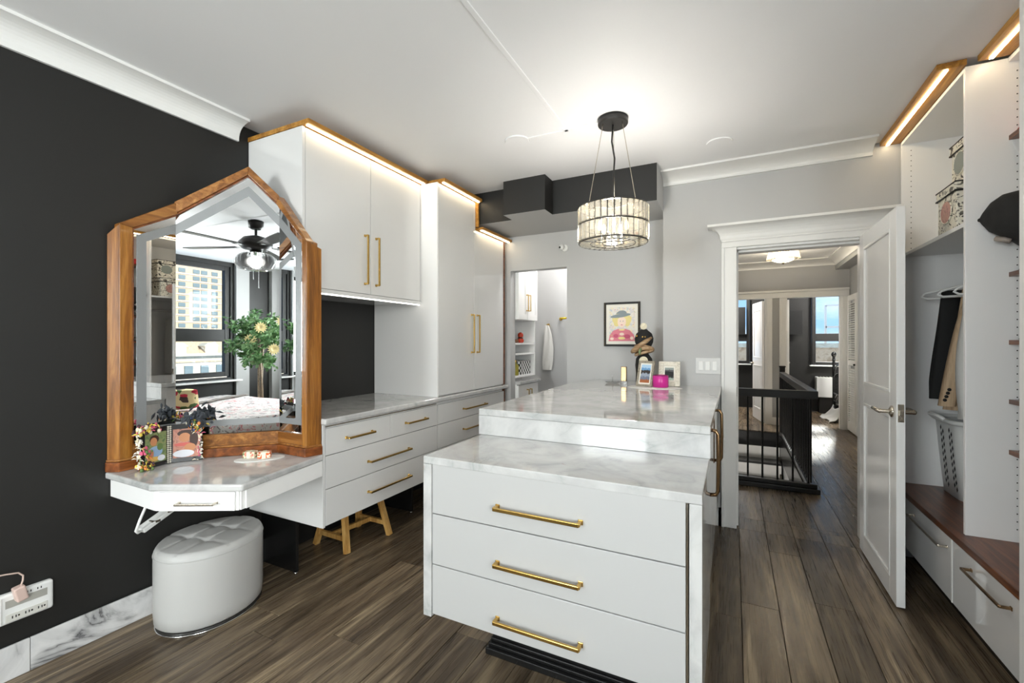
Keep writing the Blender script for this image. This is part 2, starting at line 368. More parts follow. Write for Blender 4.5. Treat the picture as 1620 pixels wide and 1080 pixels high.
part(W1, 'window_sill', MB().box(-.85, YW-.04, .72, .74, YW+.13, .745), M['trim'], bevel=.005)
part(W2, 'window_sill', MB().box(-2.5, YW-.04, .72, -1.1, YW+.13, .745), M['trim'], bevel=.005)
t = thing('added_side_window', 'wide dark framed side window added behind the camera for light', 'window', (1.6, -1.55, .78), kind='structure')  # added, unseen window so side light reaches the left cabinets
b = MB()
for a in ((-2.80, -2.74, .78, 2.46), (-.36, -.30, .78, 2.46), (-1.58, -1.52, .84, 2.40), (-2.74, -.36, .78, .84), (-2.74, -.36, 2.40, 2.46)): b.box(1.57, a[0], a[2], 1.63, a[1], a[3])
part(t, 'window_frame', b, M['dark'])
for y0, y1 in ((-2.74, -1.58), (-1.52, -.36)): part(t, 'pane', MB().box(1.598, y0, .84, 1.602, y1, 2.40), M['pane'])
part(t, 'window_sill', MB().box(1.45, -2.85, .755, 1.57, -.25, .78), M['trim'], bevel=.004)
# ---- soffit: dark front, white underside
def soffit(x0, y0, x1, y1, z0, z1, left, right):
    b = MB().box(x0, y0, z0, x1, y1, z1)
    b.m = [0, 0, 1, right, 0, left]      # faces: bottom, top, -y, +x, +y, -x
    return b
b = soffit(WX, 3.285, -.49, YA, 2.362, HC, 1, 0); c = soffit(-1.646, 3.13, -1.288, 3.285, 2.362, HC, 1, 1)
b.add(c.v, c.f); b.m = b.m[:6] + c.m
struct('soffit', b, [M['grey'], M['dark']], 'ceiling soffit with charcoal front and white underside, stepped box at its middle', 'soffit')
# ---- crown mouldings
def cove(pr, dr, n=8):
    pts = [(0, -dr), (.014, -dr), (.014, -dr+.014)]
    for i in range(1, n):
        a = math.pi/2*i/n; pts.append((.014 + (pr-.03)*(1-math.cos(a)), -dr+.014 + (dr-.03)*math.sin(a)))
    return pts + [(pr-.012, -.014), (pr, -.014), (pr, 0), (0, 0)]
b = MB().poly([(WX + p, YW, HC + z) for p, z in cove(.115, .105)], (0, 1.60-YW, 0))
struct('trim_4', b, M['trim'], 'white cove crown moulding above the charcoal wall', 'moulding')
b = MB().poly([(-.488, YB - p, HC + z) for p, z in cove(.155, .078)], (1.29, 0, 0))
struct('trim_5', b, M['trim'], 'white cove crown moulding above the grey wall by the door', 'moulding')
# ---- baseboards in marble, cut in lengths
bb = struct('baseboard_left', MB().box(WX, YW, 0, WX+.012, 3.8, .13), M['dark'], 'veined marble baseboard under charcoal wall', 'baseboard')
for y0, y1 in ((-1.9, -.58), (-.578, .737), (.739, 1.725)):
    part(bb, 'marble_length', MB().box(WX+.012, y0, 0, WX+.022, y1, .135), M['marbletile'], bevel=.0015, seg=1)
struct('baseboard_back', MB().box(-.10, YB-.015, 0, -.082, YB, .13).box(-.118, YB-.015, 0, -.08, YB, .13), M['marbletile'], 'short marble baseboard between island and door casing', 'baseboard')
# ---- door casing, jamb and cornice
t = thing('trim_6', 'white door casing with flared cornice around the open door', 'door casing', (.39, YB, 0), kind='structure')
for x0, x1 in ((-.08, .02), (.77, .87)):
    part(t, 'casing_board', MB().box(x0, YB-.02, 0, x1, YB, 2.035).box(x0 if x0 < 0 else x1-.02, YB-.03, 0, (x0+.02) if x0 < 0 else x1, YB-.02, 2.035), M['trim'], bevel=.004)
part(t, 'head_board', MB().box(-.08, YB-.022, 2.035, .87, YB, 2.085).box(-.08, YB-.03, 2.075, .87, YB-.022, 2.087), M['trim'], bevel=.004)
prof = [(0, 2.085), (.006, 2.10)] + [(.006 + .07*(1-math.cos(math.pi/2*i/6)), 2.10 + .075*math.sin(math.pi/2*i/6)) for i in range(1, 7)] + [(.088, 2.178), (.088, 2.195), (0, 2.195)]
b = MB(); L = []; 
for p, z in prof: L.append([(-.082-p, YB-.022-p if p else YB-.022, z), (min(.872+p, .932), YB-.022-p if p else YB-.022, z), (min(.872+p, .932), YB, z), (-.082-p, YB, z)])
vs2 = [q for g in L for q in g]; n = len(L); fs = []
for i in range(n-1):
    for k in range(4): fs.append((i*4+k, i*4+(k+1) % 4, (i+1)*4+(k+1) % 4, (i+1)*4+k))
fs += [(3, 2, 1, 0), tuple((n-1)*4+k for k in range(4))]
part(t, 'cornice', b.add(vs2, fs), M['trim'])
b = MB().box(.0, YB, 0, .02, YB+.23, 2.04); b.box(.77, YB, 0, .79, YB+.23, 2.04); b.box(.02, YB, 2.02, .77, YB+.23, 2.04); b.box(.02, YB+.05, 0, .032, YB+.09, 2.02); b.box(.02, YB+.05, 2.005, .77, YB+.09, 2.02)
part(t, 'jamb', b, M['trim'], bevel=.002)
part(t, 'strike_plate', MB().box(.0195, YB+.0, .955, .022, YB+.03, 1.02), M['blackmetal'])
# ---- the open door
d = thing('door_1', 'white two panel door standing open with satin nickel lever handle', 'door', (.752, 3.23, 0), kind='structure')
def panel_door(root, x0, x1, y0, y1, z1, rails, st, mtl, mold):
    """slab along Y with recessed panels; rails = list of (z0, z1) panel openings"""
    b = MB(); xi0, xi1 = x0 + .007, x1 - .007
    b.box(x0, y0, .012, x1, y0+st, z1); b.box(x0, y1-st, .012, x1, y1, z1)
    zz = .012
    for a, c in rails: b.box(x0, y0+st, zz, x1, y1-st, a); zz = c
    b.box(x0, y0+st, zz, x1, y1-st, z1)
    part(root, 'door_frame', b, mtl, bevel=.002)
    for a, c in rails:
        part(root, 'door_panel', MB().box(xi0, y0+st, a, xi1, y1-st, c), mtl)
        m2 = MB(); w_ = .016
        for xa in (x0-.003, x1-.009):
            ya, yb = y0+st-.002, y1-st+.002
            m2.box(xa, ya, a-.002, xa+.012, ya+w_, c+.002); m2.box(xa, yb-w_, a-.002, xa+.012, yb, c+.002); m2.box(xa, ya+w_, a-.002, xa+.012, yb-w_, a+w_); m2.box(xa, ya+w_, c-w_, xa+.012, yb-w_, c+.002)
        part(root, 'panel_moulding', m2, mold, bevel=.004)
panel_door(d, .735, .771, 2.867, 3.6-.002, 2.035, [(.12, .965), (1.085, 1.945)], .105, M['glossdoor'], M['trim'])
def lever(root, x, y, z, sgn, dy):
    b = MB(); 
    rose = MB().lathe([(.03, 0), (.03, .006), (.014, .014)], (0, 0, 0), 20); vv = [(x + sgn*p[2], y + p[0], z + p[1]) for p in rose.v]
    b.add(vv, rose.f if sgn > 0 else [f[::-1] for f in rose.f], 0, True)
    b.cyl((x, y, z), (x + sgn*.055, y, z), .011, .010, 12)
    b.tube([(x + sgn*.05, y, z), (x + sgn*.056, y + dy*.03, z+.001), (x + sgn*.056, y + dy*.075, z+.003), (x + sgn*.052, y + dy*.125, z)], [.012, .011, .010, .010], 10)
    part(root, 'lever_handle', b, M['nickel'], label='satin nickel lever handle')
lever(d, .735, 2.93, .99, -1, 1); lever(d, .771, 2.93, .99, 1, 1)
part(d, 'latch_plate', MB().box(.740, 2.8655, .945, .766, 2.868, 1.035).box(.746, 2.860, .978, .760, 2.8665, 1.002), M['nickel'], bevel=.002)
for z in (.25, 1.02, 1.8): part(d, 'hinge', MB().cyl((.776, 3.597, z-.045), (.776, 3.597, z+.045), .007), M['nickel'])
# ================================================================== BUILT-IN CABINETS ON THE LEFT
def pull(parent, p0, p1, n, st=.032, th=.011, m=None, name='handle'):
    """bar handle: square bar between p0 and p1 standing off along n on two posts"""
    p0 = Vector(p0); p1 = Vector(p1); n = Vector(n).normalized(); d = (p1-p0).normalized()
    b = MB(); up = n
    b.bar(p0 + n*st - d*.004, p1 + n*st + d*.004, th, th*.75, up)
    for p in (p0, p1):
        b.bar(p, p + n*(st), th*.95, th*.95, d)
        b.bar(p, p + n*.004, th*1.35, th*1.35, d)
    return part(parent, name, b, m or M['brass'], bevel=.0018)
FX = -1.975       # face of the base drawers
# base unit one and two
def base_unit(name, label, y0, y1, fronts, left_panel):
    t = thing(name, label, 'cabinet', ((WX+FX)/2, (y0+y1)/2, .35))
    b = MB().box(WX+.003, y0, .35, FX-.02, y1, .903)
    part(t, 'body', b, M['white'], bevel=.001)
    if left_panel: part(t, 'side_panel', MB().box(WX+.003, y0-.001, .345, FX, y0+.016, .903), M['gloss'], bevel=.0015)
    for (a, c, z0, z1, h0, h1, hz) in fronts:
        f = part(t, 'drawer', MB().box(FX-.019, a, z0, FX, c, z1), M['gloss'], bevel=.0015)
        if h0: pull(f, (FX, h0, hz), (FX, h1, hz), (1, 0, 0), .03, .012)
    return t
u1 = base_unit('drawer_cabinet', 'floating white gloss drawer cabinet beside the vanity, four brass pulls', 1.67, 2.70,
    [(1.689, 2.194, .733, .878, 1.83, 2.03, .805), (2.198, 2.698, .733, .878, 2.34, 2.55, .805), (1.689, 2.698, .551, .729, 2.0, 2.37, .628), (1.689, 2.698, .352, .547, 2.0, 2.37, .445)], True)
part(u1, 'edge_channel', MB().box(FX-.012, 1.69, .886, FX-.002, 2.69, .892), M['nickel'])
u2 = base_unit('drawer_cabinet', 'white gloss drawer cabinet below the tall cabinet, partly behind the island', 2.702, 3.79,
    [(2.706, 3.765, .733, .878, 3.05, 3.40, .805), (2.706, 3.765, .551, .729, 3.05, 3.40, .64), (2.706, 3.765, .352, .547, 3.05, 3.40, .445)], False)
part(u2, 'end_strip', MB().box(FX-.02, 3.768, .35, FX+.002, 3.79, .9), M['bench'])
# legs under the floating cabinets
for y, lb in ((1.73, 'black support panel under floating cabinet next to the ottoman'), (2.76, 'black support panel under floating cabinet near the wooden stool')):
    t = thing('support_panel', lb, 'support panel', (-2.44, y, 0))
    part(t, 'panel', MB().box(WX+.024, y, .012, -2.27, y+.02, .347), M['black'], bevel=.001)
    part(t, 'glide_foot', MB().lathe([(.012, 0), (.012, .006), (.006, .013)], (-2.285, y+.01, 0), 12), M['chrome'])
# marble counter running past the tall cabinet
b = MB().prism([(WX, 1.662), (-1.945, 1.662), (-1.945, 3.815), (WX, 3.815)], .905, .937)
solo('countertop', b, M['marble'], 'long white marble counter on the floating drawer cabinets', 'countertop', bevel=.007, seg=3)
# upper wall cabinet
t = thing('wall_cabinet', 'white gloss two door wall cabinet above the marble counter', 'cabinet', (-2.37, 2.19, 1.632))
part(t, 'body', MB().box(WX+.003, 1.67, 1.66, -2.15, 2.703, 2.546), M['white'])
part(t, 'side_panel', MB().box(WX+.003, 1.664, 1.634, -2.13, 1.682, 2.546), M['gloss'], bevel=.001)
part(t, 'bottom_rail', MB().box(-2.15, 1.682, 1.634, -2.13, 2.703, 1.658).box(WX+.003, 1.682, 1.645, -2.15, 2.703, 1.66), M['gloss'], bevel=.001)
for a, c, hy in ((1.685, 2.178, 2.128), (2.182, 2.690, 2.228)):
    f = part(t, 'door', MB().box(-2.149, a, 1.661, -2.13, c, 2.544), M['gloss'], bevel=.0015)
    pull(f, (-2.13, hy, 1.725), (-2.13, hy, 2.035), (1, 0, 0), .03, .012)
part(t, 'led_strip', MB().box(-2.146, 1.70, 1.627, -2.134, 2.69, 1.634), M['ledwhite'])
# tall cabinet
t = thing('tall_cabinet', 'tall white gloss cabinet on the counter with two brass door pulls', 'cabinet', (-2.29, 3.25, .937))
part(t, 'body', MB().box(WX+.003, 2.704, .937, -2.0, 3.25, 2.546).box(WX+.003, 3.25, .937, -2.0, 3.79, 2.31), M['gloss'], bevel=.001)
part(t, 'side_panel', MB().box(WX+.003, 2.7035, .937, -1.98, 2.72, 2.546), M['white'], bevel=.001)
b = MB().poly([(-1.98, y, z) for y, z in ((2.722, .945), (3.226, .945), (3.226, 2.544), (2.722, 2.544))], (-.018, 0, 0))
f = part(t, 'door', b, M['gloss'], bevel=.0015); pull(f, (-1.98, 3.185, 1.262), (-1.98, 3.185, 1.578), (1, 0, 0), .03, .012)
b = MB().poly([(-1.98, y, z) for y, z in ((3.230, .945), (3.765, .945), (3.765, 2.308), (3.250, 2.308), (3.250, 2.544), (3.230, 2.544))], (-.018, 0, 0))
f = part(t, 'door', b, M['gloss'], bevel=.0015); pull(f, (-1.98, 3.275, 1.262), (-1.98, 3.275, 1.578), (1, 0, 0), .03, .012)
part(t, 'end_strip', MB().box(-2.0, 3.768, .94, -1.975, 3.79, 2.31), M['bench'])
# lit timber canopies on the cabinets
def canopy(name, label, x0, x1, y0, y1, z0, z1, lx, extra=None):
    t = thing(name, label, 'light canopy', ((x0+x1)/2, (y0+y1)/2, z0))
    b = MB().box(x0, y0, z0, x1, y1, z1)
    if extra: b.box(*extra)
    part(t, 'timber_board', b, M['oakled'], bevel=.002)
    part(t, 'led_strip', MB().box(lx, y0+.012, z0-.006, lx+.014, y1-.012, z0+.001), M['led'])
    return t
canopy('light_canopy', 'timber canopy with warm light strip above the wall cabinet', WX, -2.075, 1.660, 2.722, 2.548, 2.574, -2.108)
canopy('light_canopy', 'timber canopy with warm light strip over the tall cabinet, higher step', WX, -1.925, 2.724, 3.272, 2.548, 2.574, -1.958, (-2.02, 3.252, 2.336, -1.955, 3.272, 2.548))
canopy('light_canopy', 'timber canopy with warm light strip over the tall cabinet, lower step under soffit', WX, -1.915, 3.274, 3.822, 2.312, 2.334, -1.95)

# ================================================================== VANITY
VP = [(-2.603, .985), (-2.212, .984), (-1.857, 1.161), (-1.966, 1.668), (-2.603, 1.668)]
t = thing('vanity_desk', 'white floating corner vanity desk with one drawer below a marble top', 'vanity', (-2.3, 1.3, .63))
AP = [(-2.600, 1.012), (-2.205, 1.008), (-1.893, 1.172), (-1.985, 1.660), (-2.600, 1.660)]
b = MB()
for (p, q) in ((AP[0], AP[1]), (AP[1], AP[2]), (AP[2], AP[3])):
    b.bar((p[0], p[1], .672), (q[0], q[1], .672), .014, .084)
part(t, 'apron', b, M['white'], bevel=.0015)
part(t, 'underside', MB().prism([(-2.600, 1.02), (-2.21, 1.02), (-1.90, 1.18), (-1.99, 1.655), (-2.600, 1.655)], .64, .712), M['white'])
e = Vector((AP[2][0]-AP[1][0], AP[2][1]-AP[1][1], 0)).normalized(); nn = Vector((e.y, -e.x, 0))
p0 = Vector((AP[1][0], AP[1][1], .672)) + e*.02 + nn*.009; p1 = Vector((AP[2][0], AP[2][1], .672)) - e*.012 + nn*.009
f = part(t, 'drawer', MB().bar(p0, p1, .014, .08), M['white'], bevel=.0015)
m0 = p0 + e*.09 + nn*.008; m1 = p1 - e*.075 + nn*.008; m0.z = m1.z = .668; pull(f, m0, m1, nn, .028, .009, M['nickel'])
e2 = Vector((AP[3][0]-AP[2][0], AP[3][1]-AP[2][1], 0)).normalized(); n2 = Vector((e2.y, -e2.x, 0))
p0 = Vector((AP[2][0], AP[2][1], .672)) + e2*.02 + n2*.009; p1 = Vector((AP[3][0], AP[3][1], .672)) + n2*.009
part(t, 'side_front', MB().bar(p0, p1, .012, .082), M['white'], bevel=.001)
part(t, 'marble_top', MB().prism(VP, .716, .746), M['marble'], bevel=.008, seg=3, label='angled white marble top with rounded edge')
# three part mirror
t = thing('vanity_mirror', 'tall golden oak folding vanity mirror with pointed top and etched borders', 'mirror', (-2.4, 1.35, .746))
A = Vector((-2.575, 1.263, 0)); B = Vector((-2.24, 1.606, 0)); eC = (B-A).normalized()
def onL(s_, z): return Vector((-2.575, 1.263 - s_, z))                      # left wing: s measured from the fold
def onC(s_, z): return A + eC*s_ + Vector((0, 0, z))
def onR(s_, z): return Vector((-2.24 + s_, 1.606, z))
LC = (B-A).length
nL = Vector((1, 0, 0)); nC = Vector((eC.y, -eC.x, 0)); nR = Vector((0, -1, 0))
def slab(on, n, pts, back, front): 
    return MB().poly([on(*p) + n*front for p in pts], -n*(front-back))
# panes (mirror plane = wing plane)
PL = [(0, .858), (.19, .872), (.19, 1.89), (0, 2.0)]; PC = [(0, .862), (LC, .866), (LC, 2.09), (.331, 2.235), (0, 1.995)]; PR = [(0, .866), (.205, .854), (.205, 1.892), (0, 2.09)]
def rows(z0, z1): return None
for on, n, pts in ((onL, nL, PL), (onC, nC, PC), (onR, nR, PR)):
    part(t, 'mirror_pane', slab(on, n, pts, -.006, 0), M['mirror'])
def band(on, n, a, c):            # etched strip between two polylines
    b = MB(); m_ = len(a)
    for i in range(m_-1):
        b.poly([on(*a[i]) + n*.0012, on(*a[i+1]) + n*.0012, on(*c[i+1]) + n*.0012, on(*c[i]) + n*.0012], -n*.001)
    return b
part(t, 'etched_band', band(onL, nL, [(0, 1.957), (.168, 1.865), (.168, .90), (0, .895)], [(0, 1.912), (.128, 1.842), (.128, .935), (0, .930)]), M['frost'])
part(t, 'etched_band', band(onC, nC, [(0, .905), (LC, .905)], [(0, .937), (LC, .937)]), M['frost'])
part(t, 'etched_band', band(onC, nC, [(0, 1.955), (.331, 2.19), (LC, 2.043)], [(0, 1.902), (.331, 2.137), (LC, 1.985)]), M['frost'])
part(t, 'etched_band', band(onR, nR, [(0, 2.043), (.178, 1.875), (.178, .905), (0, .905)], [(0, 1.985), (.132, 1.86), (.132, .937), (0, .937)]), M['frost'])
# outer frame: uprights and the raking top rails
def rail(on, n, o0, o1, i0, i1, m, back=-.03, front=.02, name='top_rail'):
    part(t, name, slab(on, n, [o0, o1, i1, i0], back, front), m, bevel=.003)
    # inner lip
    part(t, 'lip', slab(on, n, [i0, i1, (i1[0], i1[1]-.010), (i0[0], i0[1]-.010)], -.004, .011), M['wood_base'], bevel=.002)
rail(onL, nL, (.243, 1.902), (0, 2.068), (.19, 1.893), (0, 2.007), M['wood_h'])
rail(onC, nC, (0, 2.068), (.334, 2.292), (0, 2.007), (.330, 2.246), M['wood_h'])
rail(onC, nC, (.334, 2.292), (LC, 2.152), (.330, 2.246), (LC, 2.104), M['wood_h'])
rail(onR, nR, (0, 2.152), (.242, 1.879), (0, 2.104), (.205, 1.897), M['wood_x'])
part(t, 'upright', slab(onL, nL, [(.19, .79), (.243, .79), (.243, 1.902), (.19, 1.893)], -.028, .02), M['wood_v'], bevel=.003)
part(t, 'upright', MB().poly([(-2.5555, 1.020, .79), (-2.600, .992, .79), (-2.600, .992, 1.85), (-2.5555, 1.020, 1.902)], (-.008, .012, 0)), M['wood_v'], bevel=.002)
part(t, 'upright', slab(onR, nR, [(.205, .79), (.242, .79), (.242, 1.879), (.205, 1.897)], -.05, .02), M['wood_v'], bevel=.003)
part(t, 'upright', MB().poly([(-1.998, 1.588, .79), (-1.978, 1.664, .79), (-1.978, 1.664, 1.848), (-1.998, 1.588, 1.879)], (-.02, .004, 0)), M['wood_v'], bevel=.002)
for on, n, s0, s1, zi, m in ((onL, nL, 0, .19, .862, M['wood_h']), (onC, nC, 0, LC, .862, M['wood_h']), (onR, nR, 0, .205, .862, M['wood_x'])):
    part(t, 'bottom_rail', slab(on, n, [(s0, .80), (s1, .80), (s1, zi), (s0, zi)], -.02, .014), m, bevel=.003)
part(t, 'edge_bead', slab(onL, nL, [(.183, .86), (.192, .86), (.192, 1.893), (.183, 1.893)], 0, .014), M['wood_base'], bevel=.003)
part(t, 'edge_bead', slab(onR, nR, [(.198, .852), (.207, .852), (.207, 1.897), (.198, 1.902)], 0, .014), M['wood_base'], bevel=.003)
foot = [(-2.604, .985), (-2.590, .985), (-2.543, 1.014), (-2.543, 1.25), (-2.222, 1.578), (-1.996, 1.574), (-1.970, 1.666), (-2.20, 1.666), (-2.604, 1.30)]
part(t, 'plinth', MB().prism(foot, .7465, .792), M['wood_base'], bevel=.004)
foot2 = [(-2.604, .988), (-2.592, .988), (-2.551, 1.017), (-2.551, 1.25), (-2.222, 1.586), (-1.998, 1.582), (-1.975, 1.666), (-2.20, 1.666), (-2.604, 1.30)]
part(t, 'plinth_moulding', MB().prism(foot2, .792, .803), M['wood_h'], bevel=.004)
back = [onL(.24, .80), onL(0, .80), onC(LC, .80), onR(.24, .80)]
# ================================================================== OTTOMAN
OC = (-2.374, 1.326); OA = math.radians(101.5)
t = thing('ottoman', 'oval white leather ottoman with tufted seat under the vanity', 'ottoman', (OC[0], OC[1], 0))
prof = [(.20, .018), (.232, .02), (.242, .03), (.2455, .08), (.2455, .30), (.2445, .345), (.238, .366), (.232, .372)]
part(t, 'body', MB().lathe(prof, (OC[0], OC[1], 0), 64, 1, .855, OA), M['leather'])
tufts = [(a, c) for a in (-.075, .075) for c in (-.055, .055)]
def seat(u, v):
    r = .2435*u; th = 2*math.pi*v; x = r*math.cos(th); y = r*math.sin(th)*.855
    z = .376 + .010*(1-(u)**4) - .02*max(0, (u-.92)/.08)**2
    for a, c in tufts:
        d2 = (x-a)**2 + (y-c)**2; z -= .012*math.exp(-d2/.0006)
    for a in (-.075, .075): z -= .0045*math.exp(-(x-a)**2/.00005)
    for c in (-.055, .055): z -= .0045*math.exp(-(y-c)**2/.00005)
    return (OC[0] + x*math.cos(OA) - y*math.sin(OA), OC[1] + x*math.sin(OA) + y*math.cos(OA), z)
part(t, 'seat_pad', MB().grid(lambda u, v: seat(max(u, .001), v), 48, 96), M['leather'])
for a, c in tufts:
    q = (OC[0] + a*math.cos(OA) - c*math.sin(OA), OC[1] + a*math.sin(OA) + c*math.cos(OA), .371)
    part(t, 'button', MB().ball(q, (.009, .009, .004), 10), M['leather'])
def eline(r, z, n=64): return [(OC[0] + r*math.cos(k*2*math.pi/n)*math.cos(OA) - r*.855*math.sin(k*2*math.pi/n)*math.sin(OA), OC[1] + r*math.cos(k*2*math.pi/n)*math.sin(OA) + r*.855*math.sin(k*2*math.pi/n)*math.cos(OA), z) for k in range(n)]
part(t, 'seam', MB().tube(eline(.2455, .343), .0022, 6, closed=True), M['leather'])
part(t, 'base_ring', MB().lathe([(.228, 0), (.236, .002), (.236, .016), (.228, .018)], (OC[0], OC[1], 0), 64, 1, .855, OA), M['blackmetal'])
part(t, 'chrome_trim', MB().tube(eline(.2365, .004), .0035, 6, closed=True), M['chrome'])
# ================================================================== STOOL under the cabinet
t = thing('stool', 'small beech trestle stool pushed under the floating cabinet', 'stool', (-2.33, 2.22, 0))
legs = [((-2.205, 2.05, 0), (-2.27, 2.085, .30)), ((-2.155, 2.385, 0), (-2.24, 2.36, .30)), ((-2.50, 2.06, 0), (-2.42, 2.09, .30)), ((-2.46, 2.39, 0), (-2.41, 2.36, .30))]
for a, c in legs: part(t, 'leg', MB().bar(a, c, .036, .030, (1, 0, 0)), M['beech'], bevel=.002)
for a, c in ((legs[0], legs[2]), (legs[1], legs[3])):
    f = lambda q: Vector(q[0]).lerp(Vector(q[1]), .28); part(t, 'stretcher', MB().bar(f(a), f(c), .022, .03), M['beech'], bevel=.002)
part(t, 'stretcher', MB().bar((-2.36, 2.07, .085), (-2.33, 2.375, .085), .022, .03), M['beech'], bevel=.002)
part(t, 'seat', MB().prism([(-2.50, 2.04), (-2.20, 2.02), (-2.17, 2.38), (-2.47, 2.41)], .30, .338), M['leather'], bevel=.01, seg=3)

# ================================================================== ISLAND
t = thing('island_cabinet', 'white island cabinet with three wide drawers facing the room and brass pulls', 'cabinet', (-.6, 2.5, .27))
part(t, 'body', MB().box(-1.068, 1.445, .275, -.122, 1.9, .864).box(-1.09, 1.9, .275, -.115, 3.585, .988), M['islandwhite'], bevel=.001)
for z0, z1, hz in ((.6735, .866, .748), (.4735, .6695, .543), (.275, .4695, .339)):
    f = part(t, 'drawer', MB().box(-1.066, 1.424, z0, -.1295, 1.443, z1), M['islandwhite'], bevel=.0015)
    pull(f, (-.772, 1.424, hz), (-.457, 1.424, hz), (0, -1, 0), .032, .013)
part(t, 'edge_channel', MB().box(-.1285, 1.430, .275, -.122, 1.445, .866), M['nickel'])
for y0, y1, hy in ((1.915, 2.30, 2.02), (2.304, 2.80, 2.62), (2.804, 3.30, None), (3.304, 3.58, None)):
    f = part(t, 'side_door', MB().box(-.114, y0, .275, -.094, y1, .985), M['gloss'], bevel=.0015)
    if hy: 
        h = MB(); h.tube([(-.094, hy, .985-.0), (-.066, hy, .98), (-.058, hy, .965), (-.056, hy, .85), (-.058, hy, .73), (-.066, hy, .716), (-.094, hy, .712)], .008, 8)
        h.box(-.0945, hy-.012, .70, -.091, hy+.012, .985); part(f, 'handle', h, M['bronze'])
    f2 = part(t, 'side_door', MB().box(-1.11, y0, .275, -1.09, y1, .985), M['gloss'], bevel=.0015)
# marble
b = MB().prism([(-1.108, 1.42), (-.083, 1.42), (-.083, 1.905), (-1.108, 1.905)], .866, .896)
lo = solo('island_lower_top', b, M['marble'], 'lower white marble top of the island with waterfall sides', 'countertop', bevel=.003)
part(lo, 'waterfall_side', MB().box(-1.108, 1.42, .262, -1.070, 1.905, .8655), M['marble'], bevel=.002)
part(lo, 'waterfall_side', MB().box(-.119, 1.42, .262, -.083, 1.905, .8655), M['marble'], bevel=.002)
b = MB().prism([(-1.122, 1.874), (-.080, 1.874), (-.080, 3.596), (-.494, 3.596), (-.494, 3.826), (-1.06, 3.826), (-1.165, 3.42)], .990, 1.022)
up = solo('island_upper_top', b, M['marble'], 'raised white marble top at the back of the island', 'countertop', bevel=.003)
part(up, 'riser', MB().box(-1.122, 1.874, .897, -.080, 1.900, .9895), M['marble'], bevel=.001)
part(up, 'riser_return', MB().box(-1.122, 1.9, .897, -1.112, 1.914, .9895), M['marble'])
t = thing('island_plinth', 'black recessed plinth with base moulding under the island', 'plinth', (-.55, 2.6, 0))
part(t, 'plinth_box', MB().box(-.945, 1.70, 0, -.24, 3.56, .274), M['black'])
part(t, 'base_moulding', MB().box(-.962, 1.66, 0, -.22, 3.56, .030).box(-.955, 1.675, .03, -.228, 3.56, .045).box(-.95, 1.688, .045, -.233, 3.56, .06), M['black'], bevel=.004)
# ================================================================== OPEN CLOSET ON THE RIGHT
t = thing('bench_cabinet', 'low white gloss drawer bench along the closet with bronze pulls', 'cabinet', (1.22, 2.85, .15))
part(t, 'body', MB().box(.922, 2.143, .15, 1.548, 3.58, .442), M['white'])
for y0, y1, h0, h1 in ((2.737, 3.576, 2.78, 3.20), (2.145, 2.725, 2.24, 2.54)):
    f = part(t, 'drawer', MB().box(.90, y0, .15, .921, y1, .440), M['gloss'], bevel=.0015)
    pull(f, (.90, h0, .385), (.90, h1, .385), (-1, 0, 0), .034, .011, M['nickel'] if h0 > 2.6 else M['bronze'])
part(t, 'divider', MB().box(.898, 2.7265, .15, .922, 2.7355, .440), M['trim'])
part(t, 'plinth', MB().box(1.0, 2.15, 0, 1.54, 3.58, .149), M['black'])
part(t, 'walnut_top', MB().box(.894, 2.1435, .4425, 1.528, 3.582, .473), M['bench'], bevel=.003, label='dark walnut top board')
t = thing('closet_unit', 'white open closet with shelf, hanging rail and drilled side panels', 'closet', (1.24, 3.15, .473))
part(t, 'end_panel', MB().box(.94, 3.564, .4735, 1.53, 3.582, 2.598), M['white'], bevel=.001)
part(t, 'partition', MB().box(.94, 2.716, .4735, 1.53, 2.735, 2.598), M['white'], bevel=.001)
part(t, 'back_panel', MB().box(1.53, 2.145, .4735, 1.545, 3.582, 2.598), M['white'])
part(t, 'top_panel', MB().box(.94, 2.736, 2.58, 1.529, 3.563, 2.598).box(1.08, 2.143, 2.58, 1.529, 2.715, 2.598), M['white'])
part(t, 'shelf', MB().box(.945, 2.736, 1.878, 1.529, 3.563, 1.898), M['white'], bevel=.001)
part(t, 'near_panel', MB().box(.878, 2.10, 0, 1.53, 2.142, 2.628), M['white'], bevel=.002)
b = MB()
for k in range(20): b.cyl((.985, 3.5635, 1.93 + k*.032), (.985, 3.5645, 1.93 + k*.032), .0028, seg=6)
for k in range(60): b.cyl((1.108, 2.7155, .53 + k*.034), (1.108, 2.7165, .53 + k*.034), .0028, seg=6)
part(t, 'pin_holes', b, M['black'], kind='stuff')
part(t, 'hanging_rail', MB().cyl((1.24, 2.736, 1.74), (1.24, 3.563, 1.74), .013), M['chrome'])
for k, (z, lbl) in enumerate(((2.236, 0), (1.636, 0), (1.338, 0), (1.078, 0), (.856, 0))):
    part(t, 'timber_shelf', MB().box(1.081, 2.1425, z, 1.529, 2.7155, z+.02), M['bench'], bevel=.001)
part(t, 'bracket', MB().poly([(1.09, 2.7155, 2.235), (1.16, 2.7155, 2.235), (1.16, 2.7155, 2.05)], (0, -.004, 0)), M['white'])
canopy('light_canopy', 'timber canopy with warm light strip over the closet boxes', .838, .942, 2.703, 3.596, 2.602, 2.629, .868)
canopy('light_canopy', 'timber canopy with warm light strip at the upper right corner', .975, 1.08, 2.143, 2.701, 2.602, 2.629, 1.008)
